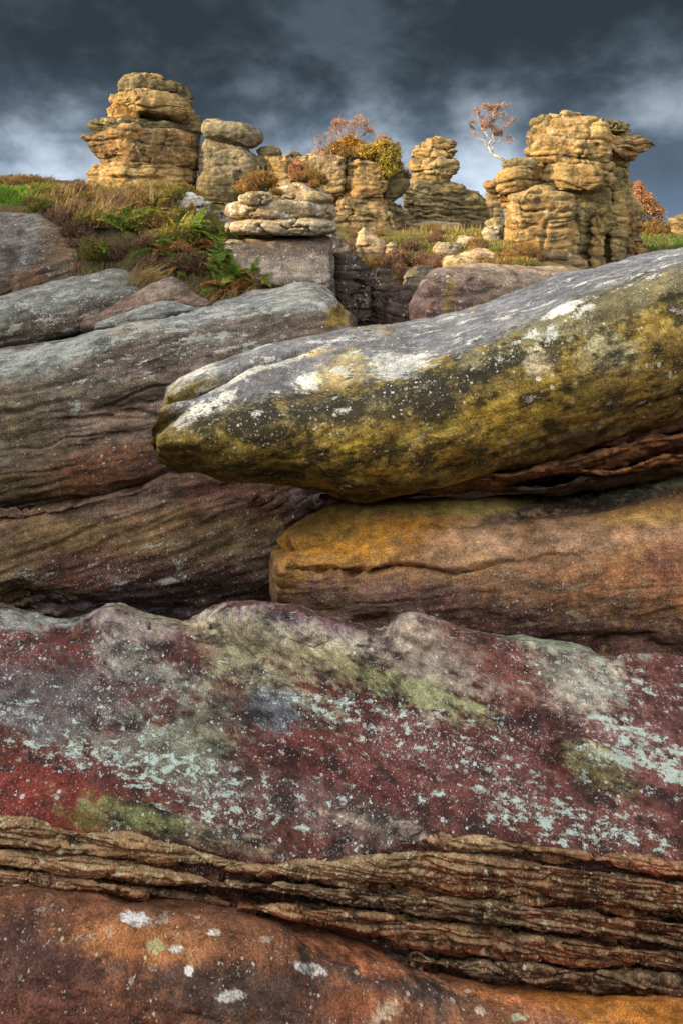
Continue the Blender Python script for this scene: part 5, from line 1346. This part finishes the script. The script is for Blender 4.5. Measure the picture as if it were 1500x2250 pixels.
def tree(name, Y, limbs, clusters, label, cat, bark=(.42, .36, .28), twigc=(.30, .20, .15), leaf=.03, twig_r=.011, rz=1.0, foot=None, twig_parts=('trunk', 'twigs', 'leaves'), group=None):
    s = Y / FPX
    p0 = at(limbs[0][0][0][0], limbs[0][0][0][1], Y) if foot is None else foot
    e = empty(name, p0, label, cat, group)
    TV, TQ, nT = [], [], 0
    nodes, noder = [], []
    for pts, r0, r1 in limbs:
        P3 = [at(px, py, Y) for px, py in pts]
        for q in P3[1:]:
            q[1] += rv.normal(0, 4 * s * rz)
        pth = smooth_path(P3)
        rad = np.linspace(r0, r1, len(pth)) * s
        v, f = tube(pth, rad, 6)
        TV.append(v); TQ.append(f + nT); nT += len(v)
        m = len(pth) // 6
        nodes.append(pth[m:]); noder.append(rad[m:])
    o = link_mesh(twig_parts[0], np.concatenate(TV), np.concatenate(TQ), None, M_BARK, e, attrs={'col': np.tile(bark, (nT, 1)) * rv.uniform(.8, 1.2, (nT, 1))})
    nodes = np.concatenate(nodes); noder = np.concatenate(noder)
    WV, WQ, nW = [], [], 0
    lb = Blades()
    for (cx, cy, rx, ry, n, nl, pal) in clusters:
        ctr = at(cx, cy, Y)
        for _ in range(int(n * 1.4)):
            u = rv.normal(size=3); u = u / np.linalg.norm(u) * rv.uniform(.25, 1.0) ** .5
            tgt = ctr + u * np.array([rx * s, rx * s * rz, ry * s])
            d = np.linalg.norm(nodes - tgt, axis=1) + .5 * np.clip(nodes[:, 2] - tgt[2], 0, 9)
            k = np.argsort(d)[rv.randint(0, min(6, len(d)))]
            a = nodes[k]
            L = np.linalg.norm(tgt - a)
            mid1 = a + (tgt - a) * .35 + rv.normal(0, .10, 3) * L + [0, 0, .10 * L]
            mid2 = a + (tgt - a) * .72 + rv.normal(0, .08, 3) * L + [0, 0, .05 * L]
            pth = smooth_path([a, mid1, mid2, tgt], 3)
            v, f = tube(pth, np.linspace(min(noder[k] * .7, twig_r * 1.5), twig_r * .45, len(pth)), 3)
            WV.append(v); WQ.append(f + nW); nW += len(v)
            # side twiglets
            for q in range(5):
                b0 = pth[rv.randint(4, len(pth))]
                dv = rv.normal(0, 1, 3) * np.array([1, rz, .8]) + (tgt - a) / (L + 1e-6) * .7
                e1 = b0 + dv / np.linalg.norm(dv) * rv.uniform(.3, .8) * min(rx, ry) * s * .7
                v, f = tube(np.stack([b0, (b0 + e1) / 2 + rv.normal(0, .02, 3), e1]), [twig_r * .6, twig_r * .45, twig_r * .3], 3)
                WV.append(v); WQ.append(f + nW); nW += len(v)
                if nl:
                    m = nl
                    ff = rv.uniform(.2, 1.1, m)[:, None]
                    bp_ = b0 + (e1 - b0) * ff + rv.normal(0, leaf * .8, (m, 3))
                    lb.add(bp_, bp_ + rv.normal(0, leaf, (m, 3)), leaf * .8, np.zeros((m, 3)), cols(m, pal))
    tc_ = np.tile(twigc, (nW, 1)) * rv.uniform(.75, 1.25, (nW, 1))
    tag(link_mesh(twig_parts[1], np.concatenate(WV), np.concatenate(WQ), None, M_BARK, e, attrs={'col': tc_}), kind='stuff')
    if lb.n:
        tag(lb.build(twig_parts[2], M_LEAF, e), kind='stuff')
    return e


REDL, ORL, GOLD, YGR = [(.40, .19, .09), (.34, .15, .08), (.44, .24, .11)], [(.42, .20, .03), (.36, .17, .03), (.45, .26, .04)], [(.44, .29, .05), (.38, .25, .045), (.34, .25, .05)], [(.33, .27, .05), (.24, .22, .045), (.40, .29, .05)]
tree('birch_tree', 20.5, [([(1116, 362), (1104, 352), (1092, 345), (1081, 338), (1076, 329), (1072, 321)], 3.4, 2.2), ([(1072, 321), (1074, 312), (1078, 307), (1070, 300), (1066, 292), (1058, 281), (1056, 268), (1048, 250)], 1.7, .5),
                          ([(1081, 337), (1082, 318), (1084, 309), (1080, 300), (1084, 290), (1085, 272), (1081, 254), (1080, 240)], 1.5, .4), ([(1083, 314), (1093, 311), (1100, 301), (1110, 281), (1124, 265)], .9, .3),
                          ([(1070, 320), (1060, 308), (1048, 302), (1036, 292)], .8, .25), ([(1095, 308), (1108, 308), (1116, 313), (1126, 306)], .6, .25), ([(1066, 320), (1066, 305), (1060, 295)], .7, .3), ([(1058, 281), (1045, 270), (1032, 266)], .5, .25)],
     [(1068, 232, 16, 7, 26, 3, REDL), (1090, 234, 14, 7, 26, 3, REDL), (1044, 242, 11, 8, 16, 2, REDL), (1110, 226, 9, 5, 10, 1, REDL), (1068, 274, 12, 12, 30, 4, REDL), (1090, 286, 12, 11, 34, 4, REDL), (1038, 266, 10, 6, 12, 2, REDL),
      (1128, 260, 8, 5, 10, 1, REDL), (1100, 255, 12, 14, 20, 0, REDL), (1075, 255, 20, 14, 26, 1, REDL), (1118, 305, 12, 9, 20, 0, REDL), (1045, 290, 12, 10, 14, 0, REDL), (1112, 275, 10, 10, 14, 0, REDL)],
     'leaning windblown birch with sparse red leaves rooted on the golden tower', 'tree', leaf=.018, twig_r=.0075)
tree('birch_tree', 24, [([(766, 345), (766, 330), (755, 313), (747, 295), (741, 278), (737, 266)], 2.4, .6), ([(768, 345), (773, 329), (779, 310), (782, 298), (778, 287), (782, 274), (790, 258)], 2.4, .5), ([(781, 300), (800, 290), (815, 284)], .9, .3),
                        ([(747, 296), (757, 282), (763, 272)], .7, .3), ([(752, 308), (738, 296), (730, 290)], .7, .3)],
     [(745, 268, 20, 10, 40, 4, REDL), (737, 285, 14, 14, 30, 1, REDL), (790, 264, 20, 14, 46, 2, REDL), (770, 280, 22, 16, 40, 1, REDL), (810, 280, 16, 10, 34, 1, REDL), (815, 292, 12, 6, 16, 1, ORL)],
     'bare-branched birch with a reddish crown above the golden shrub', 'tree', leaf=.018, twig_r=.0075)
tree('oak_shrub', 23.7, [([(826, 362), (830, 345), (838, 335), (850, 325)], 2.0, .8), ([(828, 355), (815, 335), (800, 325)], 1.4, .5), ([(832, 350), (850, 350), (862, 360)], 1.4, .5), ([(850, 325), (862, 318), (876, 314)], .6, .3)],
     [(838, 325, 26, 16, 46, 12, GOLD), (850, 345, 24, 22, 60, 14, YGR), (862, 360, 20, 20, 46, 12, YGR), (848, 378, 12, 12, 24, 10, YGR), (806, 332, 24, 14, 40, 10, GOLD), (866, 335, 14, 14, 26, 9, YGR), (870, 316, 14, 9, 22, 0, REDL), (838, 302, 14, 10, 20, 1, REDL)],
     'golden-leaved shrub spilling over the right edge of the split outcrop', 'shrub', bark=(.20, .16, .11), leaf=.05, twig_r=.012)
tree('oak_shrub', 24.1, [([(758, 354), (750, 336), (742, 322)], 1.2, .4), ([(758, 354), (774, 333), (786, 318)], 1.2, .4)],
     [(742, 326, 15, 14, 34, 9, ORL), (765, 310, 18, 12, 32, 8, ORL), (785, 320, 20, 14, 34, 9, ORL), (758, 338, 22, 8, 30, 9, ORL)],
     'orange-leaved bush around the foot of the bare-branched birch', 'shrub', bark=(.20, .15, .10), leaf=.045, twig_r=.010)
tree('sapling', 11.7, [([(701, 398), (712, 384), (721, 375), (727, 358), (728, 340), (724, 318), (720, 302)], 1.9, .4), ([(701, 398), (698, 360), (696, 330), (691, 306), (690, 290)], 1.0, .25), ([(701, 398), (702, 350), (708, 318), (712, 296)], .8, .25)],
     [(695, 308, 12, 18, 16, 0, REDL), (722, 306, 16, 18, 22, 0, REDL), (732, 348, 12, 12, 14, 0, REDL), (706, 330, 16, 16, 14, 0, REDL)],
     'thin leafless sapling curving up from the summit of the pancake stack', 'sapling', bark=(.34, .26, .21), twigc=(.26, .17, .14), twig_r=.0035)
tree('twiggy_shrub', 12.1, [([(664, 400), (660, 380), (650, 362)], .8, .3), ([(666, 400), (668, 376), (672, 358)], .8, .3), ([(668, 400), (678, 382), (686, 370)], .7, .3), ([(662, 400), (646, 384), (640, 374)], .7, .3)],
     [(652, 366, 14, 16, 44, 2, REDL), (668, 372, 16, 18, 40, 1, REDL), (682, 382, 12, 14, 26, 1, REDL), (644, 378, 9, 12, 24, 2, REDL)],
     'reddish leafless twiggy shrub behind the summit of the pancake stack', 'shrub', bark=(.22, .11, .08), twigc=(.28, .11, .08), leaf=.016, twig_r=.004)
tree('thicket_tree', 30, [([(1404, 512), (1410, 480), (1418, 455), (1412, 430), (1405, 410)], 2.2, .5), ([(1412, 480), (1425, 462), (1440, 445)], 1.2, .4), ([(1414, 490), (1440, 480), (1455, 470)], 1.2, .4)],
     [(1402, 412, 14, 12, 34, 5, REDL), (1412, 436, 20, 14, 56, 6, REDL), (1428, 456, 20, 14, 50, 5, REDL), (1446, 466, 14, 12, 36, 3, REDL), (1440, 484, 22, 14, 50, 1, [(.16, .10, .12)]), (1405, 470, 14, 20, 36, 5, [(.09, .12, .03)]), (1430, 500, 24, 8, 40, 6, ORL)],
     'russet autumn tree growing behind the golden tower', 'tree', bark=(.36, .29, .22), leaf=.05, twig_r=.014)
for (px, py, Y, w_, h_, pal, lb) in ((26, 400, 34, 16, 9, [(.03, .04, .015)], 'dark windswept pine bush on the far ridge'), (62, 408, 38, 5, 9, REDL, 'thin bare sapling on the skyline beside the pale low rock'), (76, 408, 38, 6, 8, REDL, 'small red-twigged bush on the skyline beside the pale low rock'),
                                 (90, 408, 38, 6, 10, REDL, 'reddish bush on the skyline just behind the pale low rock'), (170, 408, 34, 9, 6, [(.03, .045, .015)], 'dark green juniper on the skyline next to the tall tower')):
    tree('far_bush', Y, [([(px, py + 8), (px + 1, py), (px + 2, py - h_ * .6)], .7, .3)], [(px, py - 4, w_, h_, 26, 0 if pal is REDL else 6, pal)], lb, 'bush', bark=(.12, .09, .07), twigc=(.10, .07, .06), leaf=.06, twig_r=.02)

# ---- crows
M_CROW = bpy.data.materials.new('crow_feathers'); M_CROW.use_nodes = True
tcw = NT(M_CROW.node_tree)
nzc, _ = tcw.noise(tcw.n('ShaderNodeTexCoord').outputs['Object'], 30, 3)
bc = tcw.n('ShaderNodeBsdfPrincipled'); bc.inputs['Roughness'].default_value = .5
tcw.put(bc.inputs['Base Color'], tcw.mix(nzc, (.010, .010, .013), (.025, .025, .03)))
tcw.t.links.new(bc.outputs[0], tcw.n('ShaderNodeOutputMaterial').inputs[0])
prof = [(-.24, .012, .008, .00), (-.16, .030, .012, .01), (-.08, .050, .045, .02), (0, .065, .065, .035), (.07, .06, .062, .05), (.12, .040, .042, .075), (.155, .036, .038, .10), (.185, .028, .030, .105), (.20, .012, .013, .10), (.245, .004, .004, .095)]
th = np.linspace(0, 2 * math.pi, 8, endpoint=False)
V = np.concatenate([np.stack([np.full(8, x), wy * np.cos(th), z0 + hz * np.sin(th) + .06], 1) for x, wy, hz, z0 in prof])
kk = len(prof)
i = np.arange(kk - 1)[:, None] * 8; j = np.arange(8)[None]
Q = np.stack([i + j, i + (j + 1) % 8, i + 8 + (j + 1) % 8, i + 8 + j], -1).reshape(-1, 4)
legs = []
for sd in (-1, 1):
    v, f = tube([(0.0, .025 * sd, .03), (.01, .027 * sd, 0), (.0, .028 * sd, -.06)], [.008, .006, .005], 4)
    Q = np.concatenate([Q, f + len(V)]); V = np.concatenate([V, v])
crow0 = link_mesh('crow', V, Q, None, M_CROW, origin=np.array([0, 0, -.06]))
first = True
for (px, py, Y, rz_, lb, g) in ((1031, 281, 20.5, 2.8, 'black crow at the tip of the leaning birch, two side by side', 'crows on the birch tip'), (1034, 283, 20.5, 2.6, 'black crow at the tip of the leaning birch, two side by side', 'crows on the birch tip'),
                                (1084, 267, 20.4, .3, 'black crow on the upright stem of the leaning birch', None), (1101, 299, 20.4, 1.2, 'black crow on the lower right branches of the leaning birch', None),
                                (802, 297, 23.8, .2, 'black crow on a branch above the golden shrub', None), (866, 327, 23.6, 1.5, 'black crow on the bare twigs beside the golden shrub', 'crows on the bare twigs'), (870, 327, 23.6, 1.6, 'black crow on the bare twigs beside the golden shrub', 'crows on the bare twigs'),
                                (870, 339, 23.6, 1.5, 'black crow on the bare twigs beside the golden shrub', 'crows on the bare twigs')):
    o = crow0 if first else crow0.copy()
    if not first: COL.objects.link(o)
    first = False
    o.location = at(px, py + 2, Y); o.rotation_euler = (0, -.5, rz_); o.scale = (.6, .6, .6)
    if 'group' in o: del o['group']
    tag(o, lb, 'crow', g)
